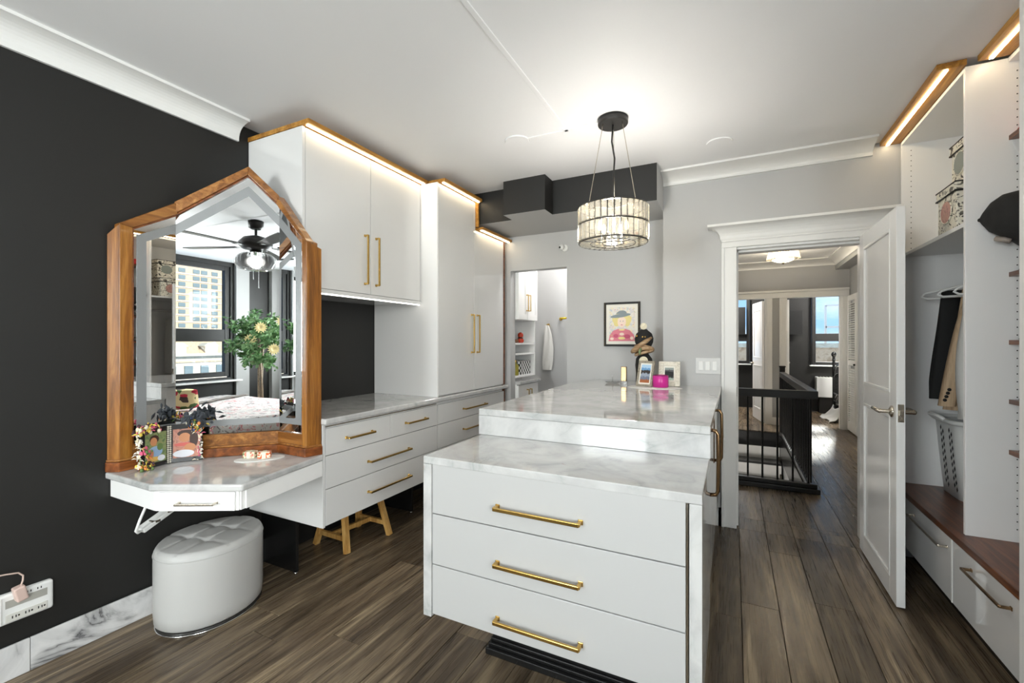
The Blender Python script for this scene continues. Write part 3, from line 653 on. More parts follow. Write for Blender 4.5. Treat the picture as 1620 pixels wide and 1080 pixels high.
# ---- storage boxes with leaf print
M['pearl0'] = mat('grey strap', srgb(150, 140, 132), .5)
def leafprint():
    m = mat('leaf print card', srgb(232, 226, 210), .6); t_, b_ = nodes(m); v = texco(t_, (1, 1, 1))
    n = noise(t_, v, 17, 2, .5, 2.4); r = ramp(t_, [(.36, (1, 1, 1, 1)), (.40, (0, 0, 0, 1)), (.60, (0, 0, 0, 1)), (.63, (1, 1, 1, 1))]); t_.links.new(n.outputs['Fac'], r.inputs['Fac'])
    n2 = noise(t_, v, 9, 2); r2 = ramp(t_, [(.42, srgb(70, 66, 58)), (.6, srgb(140, 134, 122))]); t_.links.new(n2.outputs['Fac'], r2.inputs['Fac'])
    c = mix(t_, srgb(232, 226, 210), r2.outputs[0], r.outputs[0]); t_.links.new(c.outputs[2], b_.inputs['Base Color']); return m
M['leaf'] = leafprint()
def sbox(label, x0, x1, y0, y1, z0, z1, ovalcol, oz):
    t = thing('storage_box', label, 'box', ((x0+x1)/2, (y0+y1)/2, z0), 'leaf print storage boxes')
    part(t, 'body', MB().box(x0+.006, y0+.006, z0, x1-.006, y1-.006, z1-.03), M['leaf'], bevel=.003)
    l = part(t, 'lid', MB().box(x0, y0, z1-.045, x1, y1, z1), M['leaf'], bevel=.004)
    def loop(z, r): return MB().tube([(x0, y0, z), (x0, y1, z), (x1, y1, z), (x1, y0, z)], r, 6, closed=True)
    part(l, 'piping', loop(z1-.002, .004), M['blackflat']); part(l, 'piping', loop(z1-.044, .005), M['blackflat'])
    yc = (y0+y1)/2; n = 24
    ov = [(x0+.004, yc + .062*math.cos(2*math.pi*k/n), oz + .055*math.sin(2*math.pi*k/n)) for k in range(n)]
    part(t, 'oval_window', MB().poly(ov, (-.003, 0, 0)), ovalcol)
    part(t, 'oval_rim', MB().tube([(p[0]-.002, p[1], p[2]) for p in ov], .003, 6, closed=True), M['leaf'])
M['ovalgreen'] = mat('grey green window', srgb(140, 146, 138), .2); 
def mottled(name, a, b_, c_, sc=30):
    m = mat(name, a, .5); t_, p = nodes(m); v = texco(t_); n = noise(t_, v, sc, 3, .6, 1); r = ramp(t_, [(.35, a), (.5, b_), (.66, c_)]); t_.links.new(n.outputs['Fac'], r.inputs['Fac']); t_.links.new(r.outputs[0], p.inputs['Base Color']); return m
M['ovalpink'] = mottled('pink window', srgb(200, 140, 130), srgb(214, 168, 150), srgb(170, 120, 118))
sbox('leaf print storage box with pink oval window, lower of the two', .945, 1.26, 2.83, 3.055, 1.8985, 2.118, M['ovalpink'], 1.995)
sbox('leaf print storage box with grey oval window, on top of the other', .985, 1.27, 2.81, 3.015, 2.120, 2.335, M['ovalgreen'], 2.225)
# ---- hanging clothes
def garment(part_root, name, left, right, yc, z0, z1, th, m, wav=0, nz=26):
    """closed hanging garment: left(z)/right(z) outline in X, thickness in Y"""
    n = 28
    def f(u, v):
        z = z1 + (z0-z1)*v; a = 2*math.pi*u; xl, xr = left(v), right(v); c = (xl+xr)/2; h = (xr-xl)/2
        ca, sa = math.cos(a), math.sin(a); x = c + h*(abs(ca)**.7)*(1 if ca > 0 else -1)
        y = yc + th*(.55+.45*min(1, v*3))*(abs(sa)**.8)*(1 if sa > 0 else -1) + wav*math.sin(x*70 + z*4)*min(1, v*2)
        return (x, y, z)
    b = MB().grid(f, n, nz); b.add([f(k/n, 1) for k in range(n)], [tuple(range(n-1, -1, -1))]); b.add([f(k/n, 0) for k in range(n)], [tuple(range(n))])
    return part(part_root, name, b, m)
def hanger(label, yc, xl, m):
    b = MB(); z = 1.665
    b.tube([(1.24, yc, 1.735), (1.252, yc, 1.757), (1.24, yc, 1.766), (1.226, yc, 1.757), (1.232, yc, 1.73), (1.24, yc, 1.71), (1.24, yc, 1.69)], .004, 8)
    b.tube([(xl, yc, 1.615), (xl+.012, yc, 1.632), (1.10, yc, 1.655), (1.24, yc, 1.69), (1.42, yc, 1.64), (1.47, yc, 1.62), (1.45, yc, 1.608), (xl+.02, yc, 1.60)], .007, 8, closed=True)
    solo('clothes_hanger', b, m, label, 'hanger', 'clothes hangers on the closet rail')
M['suit'] = paint('black wool', (.012, .012, .012, 1), .8, .3)
M['beige'] = wood_mat('beige pinstripe wool', srgb(150, 118, 88), srgb(206, 178, 146), srgb(214, 190, 158), 'z', .8, 0, .8)
M['knit'] = paint('white knit', (.74, .73, .70, 1), .85, .9)
hanger('white plastic hanger holding the black jacket', 3.40, .99, M['plastic'])
j = thing('jacket', 'black jacket hanging at the far end of the closet', 'jacket', (1.2, 3.40, 1.02))
garment(j, 'jacket_body', lambda v: 1.075 - .055*min(1, v*1.2), lambda v: 1.44 + .01*v, 3.40, 1.02, 1.645, .028, M['suit'], .006)
garment(j, 'sleeve', lambda v: 1.06 - .05*v, lambda v: 1.14 - .03*v, 3.365, 1.03, 1.60, .025, M['suit'])
hanger('pale hanger holding the beige jacket', 3.27, 1.02, M['plastic'])
j = thing('jacket', 'beige pinstriped jacket with dark sleeve buttons between black jacket and white knit', 'jacket', (1.2, 3.27, .98))
garment(j, 'jacket_body', lambda v: 1.12 - .08*v, lambda v: 1.45, 3.27, .975, 1.64, .026, M['beige'], .006)
sl = garment(j, 'sleeve', lambda v: 1.125 - .12*v**.7, lambda v: 1.20 - .125*v**.8, 3.225, 1.0, 1.60, .028, M['beige'])
for k in range(4): part(sl, 'button', MB().ball((1.024 + k*.006, 3.194, 1.035 + k*.019), (.009, .006, .009), 10), M['blackflat'])
j = thing('knit_cardigan', 'white cable knit cardigan hanging nearest the closet partition', 'cardigan', (1.2, 3.13, .95))
garment(j, 'knit_body', lambda v: 1.075 - .02*v, lambda v: 1.45, 3.13, .945, 1.64, .04, M['knit'], .008)
garment(j, 'sleeve', lambda v: 1.068 - .035*math.sin(v*2.6), lambda v: 1.12 - .03*v, 3.085, .955, 1.56, .032, M['knit'], .004)
hanger('thin white hanger holding the knit cardigan', 3.13, 1.04, M['plastic'])
# ---- laundry basket
t = thing('laundry_basket', 'white plastic laundry basket with diamond holes on the walnut bench', 'basket', (1.28, 3.4, .473))
def rr(x0, x1, y0, y1, r, z, n=5):
    pts = []
    for cx, cy_, a0 in ((x1-r, y1-r, 0), (x0+r, y1-r, 90), (x0+r, y0+r, 180), (x1-r, y0+r, 270)):
        for k in range(n+1): a = R(a0 + 90*k/n); pts.append((cx + r*math.cos(a), cy_ + r*math.sin(a), z))
    return pts
b = MB(); rings = [rr(1.115, 1.45, 3.255, 3.535, .05, .474), rr(1.095, 1.475, 3.235, 3.55, .06, .70), rr(1.08, 1.49, 3.22, 3.558, .06, .905), rr(1.088, 1.482, 3.228, 3.55, .055, .905), rr(1.123, 1.442, 3.263, 3.527, .045, .482)]
N_ = len(rings[0]); vs2 = [q for g in rings for q in g]; fs = []
for i in range(len(rings)-1):
    for k in range(N_): fs.append((i*N_+k, i*N_+(k+1) % N_, (i+1)*N_+(k+1) % N_, (i+1)*N_+k))
fs += [tuple(range(N_-1, -1, -1)), tuple((len(rings)-1)*N_ + k for k in range(N_))]
part(t, 'tub', b.add(vs2, fs, 0, True), M['plastic'])
part(t, 'rim', MB().tube(rr(1.074, 1.496, 3.212, 3.556, .06, .905), .014, 8, closed=True), M['plastic'])
part(t, 'handle', MB().tube([(1.075, 3.33, .905), (1.05, 3.36, .925), (1.045, 3.42, .928), (1.05, 3.48, .925), (1.075, 3.51, .905)], .012, 8), M['plastic'])
b = MB()
for col in range(4):
    for k in range(9):
        z = .53 + k*.038 + (.019 if col % 2 else 0); y = 3.285 + .026*(col % 2) + .11*(col//2) + .012; x = 1.115 - (z-.474)*(.02/.226 if z < .7 else .085) - .0015
        if z > .7: x = 1.095 - (z-.7)*.073 - .0015
        b.poly([(x, y-.008, z), (x, y, z+.015), (x, y+.008, z), (x, y, z-.015)], (-.001, 0, 0))
part(t, 'diamond_holes', b, M['blackflat'], kind='stuff')
# ---- cap hanging on the partition: crown points to the left, opening to the right
t = thing('baseball_cap', 'black cap hanging on the closet partition with small white mark', 'cap', (1.08, 2.64, 1.66))
CP = [(.981, 1.893, .004, .004), (.988, 1.894, .028, .022), (1.005, 1.893, .066, .045), (1.030, 1.892, .090, .066), (1.065, 1.880, .108, .082), (1.10, 1.862, .128, .09), (1.14, 1.845, .15, .092)]
def capf(u, v):
    k = min(len(CP)-2, int(v*(len(CP)-1))); q = v*(len(CP)-1)-k; x, zc, h, w_ = [a + (c-a)*q for a, c in zip(CP[k], CP[k+1])]
    a = 2*math.pi*u; return (x, 2.714 - .012 - w_ + w_*math.cos(a), zc + h*math.sin(a) + .006*math.sin(6*u*math.pi)*v)
b = MB().grid(capf, 36, 24); part(t, 'crown', b, M['suit'], solid=.003)
def brim(u, v):
    a = R(200 + 110*u); r = .02 + .13*v
    return (1.12 + .05*v + .06*math.cos(a) - .02*u, 2.62 - .06*math.cos(math.pi*(u-.5))*(1-.5*v) + .03, 1.735 - r*.9*math.sin(math.pi*(.2+.6*u)) + .09)
part(t, 'brim', MB().grid(brim, 18, 6), M['suit'], solid=.006)
part(t, 'top_button', MB().ball((.980, 2.698, 1.893), (.006, .008, .008)), M['suit'])
part(t, 'back_strap', MB().tube([(1.016, 2.655, 1.798), (1.034, 2.635, 1.788), (1.052, 2.625, 1.778)], .011, 8), M['pearl0'])
part(t, 'white_mark', MB().tube([(1.086, 2.530, 1.876), (1.094, 2.526, 1.868), (1.102, 2.523, 1.872), (1.112, 2.522, 1.882)], [.001, .005, .004, .0008], 6), M['plastic'])
# ---- shoes on the timber shelves (toes just in view) and a red folded item
M['red'] = mat('red cloth', srgb(170, 40, 44), .7); M['shoegrey'] = mat('grey suede', srgb(96, 92, 88), .8)
def shoe(label, z, m, dy=0, name='shoe', cat='shoe'):
    b = MB()
    def f(u, v):
        a = 2*math.pi*u; x = 1.10 + .24*v; w_ = .04*math.sin(math.pi*(.12+.8*v))**.5; h = .03 + .05*v*v + .01*math.sin(3*v)
        return (x, 2.655 + dy + w_*math.cos(a), z + .006 + max(0, (.5+.5*math.sin(a)))*h)
    b.grid(f, 16, 14); b.add([f(k/16, 0) for k in range(16)], [tuple(range(16))]); b.add([f(k/16, 1) for k in range(16)], [tuple(range(15, -1, -1))])
    t = thing(name, label, cat, (1.22, 2.655+dy, z+.0005), 'shoes on the timber shelves')
    part(t, 'upper', b, m); part(t, 'sole', MB().poly([(1.098 + .25*k/9, 2.655 + dy + s_*.042*math.sin(math.pi*(.12+.8*k/9))**.5, z+.0005) for s_, rg in ((1, range(10)), (-1, range(9, -1, -1))) for k in rg], (0, 0, .008)), M['blackflat'])
shoe('grey shoe on the timber shelf just below the cap', 1.656, M['shoegrey']); shoe('grey shoe on the second timber shelf below the cap', 1.358, M['shoegrey']); shoe('grey shoe on the third timber shelf below the cap', 1.098, M['shoegrey'])
shoe('dark shoe on the lowest timber shelf', .876, M['suit'])
solo('folded_scarf', MB().poly([(1.10, 2.71, 2.2565), (1.3, 2.71, 2.2565), (1.3, 2.71, 2.33), (1.16, 2.71, 2.33), (1.10, 2.71, 2.275)], (0, -.3, 0)), M['red'], 'red folded cloth on the top timber shelf at right edge', 'cloth', bevel=.01, seg=3)
# ================================================================== CHANDELIER
CX, CY = -.62, 2.53
t = thing('chandelier', 'round two tier crystal drum chandelier hanging above the island', 'chandelier', (CX, CY, 1.905))
part(t, 'canopy', MB().lathe([(.082, -.035), (.085, -.03), (.085, 0)], (CX, CY, HC), 32), M['blackmetal'])
RC = .192; ZT, ZM, ZB = 2.118, 2.018, 1.918
def ring(z, r, n=48): return [(CX + r*math.cos(2*math.pi*k/n), CY + r*math.sin(2*math.pi*k/n), z) for k in range(n)]
for z, r, rr_ in ((ZT, RC, .004), (ZM, RC, .004), (ZB, RC, .004), (ZB-.002, .125, .003), (ZB-.002, .06, .003)):
    part(t, 'hoop', MB().tube(ring(z, r), rr_, 6, closed=True), M['blackmetal'])
for k in range(3):
    a = R(100 + 120*k); part(t, 'suspension_wire', MB().cyl((CX + .06*math.cos(a), CY + .06*math.sin(a), HC-.03), (CX + .15*math.cos(a), CY + .15*math.sin(a), ZT), .0022, seg=6), M['nickel'])
part(t, 'power_cord', MB().tube([(CX, CY, HC-.03), (CX-.006, CY, 2.5), (CX+.010, CY, 2.4), (CX+.004, CY, 2.3), (CX, CY, 2.14), (CX, CY, 2.06)], .005, 8), M['blackmetal'])
b = MB()
for k in range(3):
    a = R(100 + 120*k); b.cyl((CX, CY, ZT), (CX + RC*math.cos(a), CY + RC*math.sin(a), ZT), .0035, seg=6)
    b.cyl((CX + .06*math.cos(a), CY + .06*math.sin(a), ZB), (CX + RC*math.cos(a), CY + RC*math.sin(a), ZB), .003, seg=6)
part(t, 'spokes', b, M['blackmetal'])
N = 34; w_ = 2*math.pi*RC/N*.80
bar_ = MB().poly([(-w_/2, -.004, 0), (-w_/2+.004, -.008, 0), (w_/2-.004, -.008, 0), (w_/2, -.004, 0), (w_/2, .004, 0), (-w_/2, .004, 0)], (0, 0, .088)); cm = mesh_of('crystal', bar_, M['crystal'])
rod = mesh_of('frame_rod', MB().cyl((0, 0, 0), (0, 0, .1), .0018, seg=5), M['blackmetal'])
for k in range(N):
    a = 2*math.pi*k/N
    for z in (ZB, ZM):
        piece(t, 'crystal', cm, (CX + RC*math.sin(a), CY - RC*math.cos(a), z+.006), (0, 0, a))
        a2 = a + math.pi/N; piece(t, 'frame_rod', rod, (CX + RC*math.sin(a2), CY - RC*math.cos(a2), z))
def leafm(L, w0, w1): return MB().poly([(-w0/2, 0, 0), (w0/2, 0, 0), (w1/2, L, 0), (-w1/2, L, 0)], (0, 0, .006))
c1 = mesh_of('base_crystal', leafm(.058, .014, .022), M['crystal']); c2 = mesh_of('base_crystal', leafm(.056, .006, .016), M['crystal'])
for k in range(30):
    a = 2*math.pi*k/30; piece(t, 'base_crystal', c1, (CX + .130*math.sin(-a), CY + .130*math.cos(a), ZB-.006), (0, 0, a))
for k in range(20):
    a = 2*math.pi*k/20; piece(t, 'base_crystal', c2, (CX + .066*math.sin(-a), CY + .066*math.cos(a), ZB-.004), (0, 0, a))
for k in range(5):
    a = 2*math.pi*k/5; q = (CX + .08*math.cos(a), CY + .08*math.sin(a))
    part(t, 'bulb', MB().lathe([(.008, 0), (.010, .02), (.006, .045), (.001, .055)], (q[0], q[1], ZM-.03), 10), M['bulb'])
lamp('chandelier_lamp', 'POINT', (CX, CY, 2.03), 11, (1, .95, .88), size=.05)
# ================================================================== WALL ITEMS
t = thing('framed_drawing', 'small framed colour drawing of a figure in a hat on the grey wall', 'picture', (-.858, YA-.01, 1.31))
x0, x1, z0, z1 = -1.012, -.704, 1.312, 1.692
b = MB()
for a, c, d_, e_ in ((x0, x1, z0, z0+.018), (x0, x1, z1-.018, z1), (x0, x0+.018, z0+.018, z1-.018), (x1-.018, x1, z0+.018, z1-.018)): b.box(a, YA-.022, d_, c, YA-.001, e_)
fr = part(t, 'frame', b, M['blackflat'], bevel=.002)
bd = MB()
for k in range(26): zz = z0+.012+k*.0145; bd.ball((x1-.009, YA-.0225, zz), .003, 6); bd.ball((x0+.009, YA-.0225, zz), .003, 6)
part(fr, 'gold_studs', bd, M['brass'], kind='stuff')
M['paper'] = mat('drawing paper', srgb(236, 232, 222), .7)
def specks(name, base, cols, sc):
    m = mat(name, base, .7); t_, p = nodes(m); v = texco(t_); vo = t_.nodes.new('ShaderNodeTexVoronoi'); vo.inputs['Scale'].default_value = sc; t_.links.new(v.outputs[0], vo.inputs['Vector'])
    r = ramp(t_, [(i/len(cols), c) for i, c in enumerate(cols)]); r.color_ramp.interpolation = 'CONSTANT'
    sp = t_.nodes.new('ShaderNodeSeparateColor'); t_.links.new(vo.outputs['Color'], sp.inputs[0]); t_.links.new(sp.outputs[0], r.inputs['Fac']); t_.links.new(r.outputs[0], p.inputs['Base Color']); return m
M['script'] = specks('faint written ground', srgb(230, 226, 216), [srgb(232, 228, 220), srgb(226, 214, 208), srgb(232, 228, 220), srgb(214, 214, 216), srgb(236, 226, 200)], 60)
part(t, 'paper', MB().box(x0+.018, YA-.012, z0+.018, x1-.018, YA-.006, z1-.018), M['paper'])
yy = YA-.0125
part(t, 'drawing_ground', MB().box(x0+.045, yy-.001, z0+.045, x1-.045, yy+.001, z1-.045), M['script'])
def blot(pts, m, k): part(t, 'drawn_shape', MB().poly([(x0+.154+a, yy-.0015-.0006*k, z0+.19+c) for a, c in pts], (0, .0005, 0)), m)
def oval(cx, cz, rx, rz, n=18, a0=0, a1=360): return [(cx + rx*math.cos(R(a0+(a1-a0)*i/n)), cz + rz*math.sin(R(a0+(a1-a0)*i/n))) for i in range(n)]
pk = mat('pink ink', srgb(222, 132, 146), .7); yl = mat('yellow ink', srgb(236, 220, 150), .7); bl = mat('grey blue ink', srgb(140, 152, 156), .7); sk = mat('pale ink', srgb(246, 222, 206), .7); rd = mat('rose ink', srgb(200, 90, 120), .7)
rg = random.Random(5)
blot([(-.115, -.145), (.115, -.145), (.10, -.09), (.07, -.055), (.03, -.04), (-.03, -.04), (-.075, -.055), (-.105, -.095)], pk, 0)
for k in range(16): a = R(-30 + 240*k/15); blot(oval(.056*math.cos(a)*(1 + .12*math.sin(5*a)), .03 + .055*math.sin(a), .024, .022, 10), yl, 1 + .05*k)
blot(oval(0, .018, .036, .046), sk, 2)
blot([(p_[0], p_[1] + .12*p_[0]) for p_ in oval(-.012, .075, .088, .016)], bl, 3); blot([(p_[0], p_[1] + .12*p_[0]) for p_ in oval(-.004, .088, .046, .030, 18, 0, 180)], bl, 4)
for x_, z_, rx_, rz_, m_ in ((-.05, -.10, .022, .016, rd), (.045, -.105, .026, .018, rd), (0, -.085, .02, .012, sk), (0, -.12, .03, .012, yl), (-.085, -.125, .016, .012, sk), (.085, -.12, .014, .014, sk), (0, -.048, .026, .007, yl)): blot(oval(x_, z_, rx_, rz_), m_, 5)
for x_, z_, rx_, rz_, m_ in ((-.012, .026, .004, .004, bl), (.012, .026, .004, .004, bl), (0, -.006, .009, .003, rd)): blot(oval(x_, z_, rx_, rz_, 10), m_, 6)
dood = [mat('doodle ' + nm_, srgb(*c_), .7) for nm_, c_ in (('blue', (150, 164, 196)), ('rose', (220, 160, 160)), ('green', (166, 186, 160)), ('ochre', (214, 190, 130)))]
dg = [MB() for _ in dood]
for k in range(90):
    x_, z_ = rg.uniform(-.105, .105), rg.uniform(-.14, .14)
    if abs(x_) < .085 and z_ < .12: continue
    g_ = dg[k % 4]; w2 = rg.uniform(.004, .012); xx, zz = x0+.154+x_, z0+.19+z_; g_.box(xx, yy-.0016, zz, xx+w2, yy-.0010, zz+rg.uniform(.002, .006))
for g_, m_ in zip(dg, dood): part(t, 'doodles', g_, m_, kind='stuff')
t = thing('motion_sensor', 'small white ball sensor high on the grey wall', 'sensor', (-1.385, YA-.03, 2.19))
part(t, 'mount', MB().lathe([(.001, 0), (.032, .002), (.032, .012), (.026, .018)], (0, 0, 0), 20), M['plastic'])
for o in t.children: o.rotation_euler = (R(90), 0, 0); o.location = Vector((-1.375, YA, 2.205)) - OFF[t] 
for v in t.children[0].data.vertices: v.co += OFF[t]
part(t, 'ball', MB().ball((-1.395, YA-.04, 2.21), .026, 16), M['plastic']); part(t, 'lens', MB().ball((-1.405, YA-.062, 2.205), (.010, .006, .010), 12), M['black'])
t = thing('light_switch', 'white three gang rocker switch plate beside the door', 'switch', (-.169, YB-.005, 1.112))
part(t, 'plate', MB().box(-.256, YB-.007, 1.112, -.083, YB-.0005, 1.232), M['switch'], bevel=.003)
for k in range(3): part(t, 'rocker', MB().box(-.236+k*.047, YB-.012, 1.138, -.203+k*.047, YB-.006, 1.206), M['plastic'], bevel=.002)
# ================================================================== THINGS ON THE ISLAND
ZI = 1.0225
solo('doily', MB().prism([(-.51 + .185*math.cos(a)*(1+.03*math.cos(9*a)), 3.29 + .11*math.sin(a)*(1+.03*math.sin(9*a))) for a in [2*math.pi*k/60 for k in range(60)]], ZI, ZI+.003), M['knit'], 'white lace doily under the photo frames', 'doily')
M['silverframe'] = mottled('aged silver', srgb(120, 112, 98), srgb(168, 160, 144), srgb(92, 86, 76), 90)
M['pearl'] = mottled('mother of pearl', srgb(206, 200, 184), srgb(226, 220, 206), srgb(188, 182, 166), 40)
def photo(name, bands):
    m = mat(name, (.5, .5, .5, 1), .25); t_, p = nodes(m); v = texco(t_, (1, 1, 1), kind='Generated'); sp = t_.nodes.new('ShaderNodeSeparateXYZ'); n = noise(t_, v, 7, 4, .6, .6)
    t_.links.new(v.outputs[0], sp.inputs[0]); ma = t_.nodes.new('ShaderNodeMath'); ma.operation = 'MULTIPLY_ADD'; ma.inputs[1].default_value = .35; t_.links.new(n.outputs['Fac'], ma.inputs[0]); t_.links.new(sp.outputs['Z'], ma.inputs[2])
    r = ramp(t_, [((i+.5)/len(bands)*1.05+.08, c) for i, c in enumerate(bands)]); r.color_ramp.interpolation = 'CONSTANT'; t_.links.new(ma.outputs[0], r.inputs['Fac']); t_.links.new(r.outputs[0], p.inputs['Base Color']); return m
def stand_frame(label, base, wdt, hgt, yaw, lean, bw, mf, mp, mt=None):
    t = thing('photo_frame', label, 'photo frame', (base[0], base[1], base[2]), 'photo frames on the island')
    Mx = Matrix.Rotation(yaw, 4, 'Z') @ Matrix.Rotation(-lean, 4, 'X')
    def tr(b):
        b.v = [tuple(Vector(base) + (Mx @ Vector(p))) for p in b.v]; return b
    f = MB()
    for a in ((-wdt/2, 0, wdt/2, bw), (-wdt/2, hgt-bw, wdt/2, hgt), (-wdt/2, bw, -wdt/2+bw, hgt-bw), (wdt/2-bw, bw, wdt/2, hgt-bw)): f.box(a[0], -.008, a[1], a[2], .008, a[3])
    part(t, 'frame', tr(f), mf, bevel=.002)
    part(t, 'mount_card', tr(MB().box(-wdt/2+bw, -.001, bw, wdt/2-bw, .004, hgt-bw)), M['paper'])
    part(t, 'photo', tr(MB().box(-wdt/2+bw+.010, -.003, bw+.012, wdt/2-bw-.010, -.001, hgt-bw-.012)), mp)
    part(t, 'easel', tr(MB().poly([(-.02, .008, hgt*.7), (.02, .008, hgt*.7), (.03, .009, .02), (-.03, .009, .02)], (0, .004, 0))), mt or M['bench'])
    return t
stand_frame('silver photo frame with blue sky photograph leaning on the island', (-.585, 3.31, ZI+.0032), .125, .19, R(-18), R(16), .016, M['silverframe'], photo('lake photo', [srgb(160, 96, 60), srgb(110, 120, 140), srgb(150, 160, 176), srgb(60, 56, 54), srgb(110, 156, 200), srgb(170, 200, 226)]))
t = stand_frame('pearl white photo frame with dark photograph behind the pink candle', (-.425, 3.43, ZI+.0005), .15, .185, R(4), R(14), .034, M['pearl'], photo('dark photo', [srgb(180, 196, 186), srgb(60, 66, 66), srgb(20, 20, 22), srgb(24, 24, 26), srgb(90, 90, 92), srgb(150, 160, 156)]))
t = thing('candle', 'bright magenta candle jar in front of the pearl frame', 'candle', (-.468, 3.312, ZI+.0032))
part(t, 'jar', MB().lathe([(.050, 0), (.054, .004), (.054, .082), (.050, .086), (.047, .084), (.046, .07)], (-.468, 3.312, ZI+.0032), 32), mat('magenta glass', srgb(196, 40, 140), .25))
part(t, 'rim', MB().tube([(-.468 + .053*math.cos(2*math.pi*k/32), 3.312 + .053*math.sin(2*math.pi*k/32), ZI+.0885) for k in range(32)], .002, 6, closed=True), M['blackmetal'])
# jewellery bust
BX, BY = -.615, 3.49
t = thing('jewellery_bust', 'black velvet jewellery bust wearing a tan scarf and flower brooches', 'bust', (BX, BY, ZI))
part(t, 'torso', MB().lathe([(.058, 0), (.062, .02), (.060, .09), (.066, .15), (.060, .20), (.034, .235), (.030, .26), (.05, .285), (.068, .325), (.070, .355), (.058, .392), (.030, .415), (.022, .425)], (BX, BY, ZI), 24, 1, .8), M['suit'])
sc = MB()
for k, (dz, r) in enumerate(((.245, .012), (.262, .016), (.28, .013))):
    sc.tube([(BX + .062*math.cos(2*math.pi*i/20), BY + .055*math.sin(2*math.pi*i/20), ZI + dz + .018*math.cos(2*math.pi*i/20 + k)) for i in range(20)], r, 8, closed=True)
sc.tube([(BX+.06, BY-.03, ZI+.36), (BX+.03, BY-.062, ZI+.335), (BX-.02, BY-.066, ZI+.30), (BX-.06, BY-.05, ZI+.265), (BX-.085, BY-.03, ZI+.25)], [.008, .016, .018, .022, .014], 10)
M['scarf'] = wood_mat('tan silk', srgb(110, 82, 54), srgb(168, 136, 100), srgb(206, 180, 148), 'x', .4, 0, 1.4); part(t, 'scarf', sc, M['scarf'])
def rose(c, r, m, name='brooch'):
    b = MB()
    for j, rr_ in ((0, r), (1, r*.62), (2, r*.3)):
        b.tube([(c[0] + rr_*math.cos(2*math.pi*i/14), c[1] - .004*j, c[2] + rr_*math.sin(2*math.pi*i/14)) for i in range(14)], r*.2, 6, closed=True)
    b.ball((c[0], c[1]-.01, c[2]), r*.2, 8); part(t, name, b, m)
cream = mat('cream enamel', srgb(232, 224, 200), .3)
rose((BX, BY-.02, ZI+.447), .022, cream); rose((BX+.008, BY-.066, ZI+.185), .028, cream)
part(t, 'earrings', MB().ball((BX-.045, BY-.05, ZI+.372), .009, 8).ball((BX-.0, BY-.058, ZI+.365), .007, 8).ball((BX+.018, BY-.056, ZI+.365), .007, 8), M['brass'])
part(t, 'feather', MB().tube([(BX-.012, BY-.068, ZI+.28), (BX-.02, BY-.075, ZI+.25), (BX-.016, BY-.075, ZI+.225)], [.008, .010, .002], 8), mat('green feather', srgb(120, 134, 96), .6))
t = thing('perfume_box', 'small gold and clear block standing left of the silver frame', 'box', (-.765, 3.48, ZI))
part(t, 'block', MB().box(-.785, 3.46, ZI+.022, -.745, 3.50, ZI+.135), M['bronze'], bevel=.003); part(t, 'clear_base', MB().box(-.79, 3.455, ZI, -.74, 3.505, ZI+.022), M['crystalcool'])
t = thing('glass_dish', 'little clear glass ring dish at the back of the island', 'dish', (-.86, 3.50, ZI))
part(t, 'dish', MB().lathe([(.03, 0), (.05, .006), (.065, .018), (.062, .018), (.045, .008)], (-.86, 3.50, ZI), 24), M['crystalcool']); part(t, 'ring_post', MB().cyl((-.86, 3.50, ZI+.006), (-.86, 3.50, ZI+.055), .006, .002, 10), M['crystalcool'])
# ================================================================== THINGS ON THE VANITY
ZV = .7465
t = thing('double_photo_frame', 'black double photo frame trimmed with beads, flowers and feathers on the vanity', 'photo frame', (-2.50, 1.20, ZV))
def pan(a, c, m, m2):
    a = Vector((a[0], a[1], ZV)); c = Vector((c[0], c[1], ZV)); e = (c-a).normalized(); n = Vector((e.y, -e.x, 0)); L = (c-a).length; h = .19
    f = lambda s0, s1, z0, z1, d0, d1: MB().poly([a + e*s0 + n*d0 + Vector((0, 0, z0)), a + e*s1 + n*d0 + Vector((0, 0, z0)), a + e*s1 + n*d0 + Vector((0, 0, z1)), a + e*s0 + n*d0 + Vector((0, 0, z1))], n*(d1-d0))
    part(t, 'frame_leaf', f(0, L, 0, h, 0, .012), M['black'], bevel=.002)
    part(t, 'photo', f(.018, L-.012, .022, h-.024, .012, .0135), m)
    for (cs, cz, rs, rz, mm) in m2:
        q = [a + e*(L*.5 + (cs-.5)*(L-.03) + rs*(L-.03)*math.cos(2*math.pi*k/18)) + n*.0135 + Vector((0, 0, .022 + (cz + rz*math.sin(2*math.pi*k/18))*(h-.046))) for k in range(18)]
        part(t, 'photo_detail', MB().poly(q, n*(.0004 + .00012*m2.index((cs, cz, rs, rz, mm)))), mm)
    return a, e, n, L, h
pm1 = mottled('warm garden snapshot', srgb(70, 96, 70), srgb(200, 150, 110), srgb(130, 160, 190), 26); pm2 = mottled('rosy indoor snapshot', srgb(60, 40, 40), srgb(206, 140, 120), srgb(196, 204, 214), 24)
pc = lambda nm, *c: mat(nm, srgb(*c), .4)
skin_, hair_, blue_, gold_, pale_, leaf_ = pc('print tan', 190, 130, 90), pc('print brown', 60, 36, 28), pc('print blue', 140, 168, 200), pc('print gold', 206, 166, 90), pc('print white', 214, 216, 222), pc('print green', 96, 120, 70)
pm1 = mottled('garden snapshot', srgb(80, 100, 64), srgb(120, 136, 90), srgb(150, 140, 96), 40); pm2 = mottled('indoor snapshot', srgb(170, 110, 96), srgb(196, 140, 120), srgb(120, 80, 74), 30)
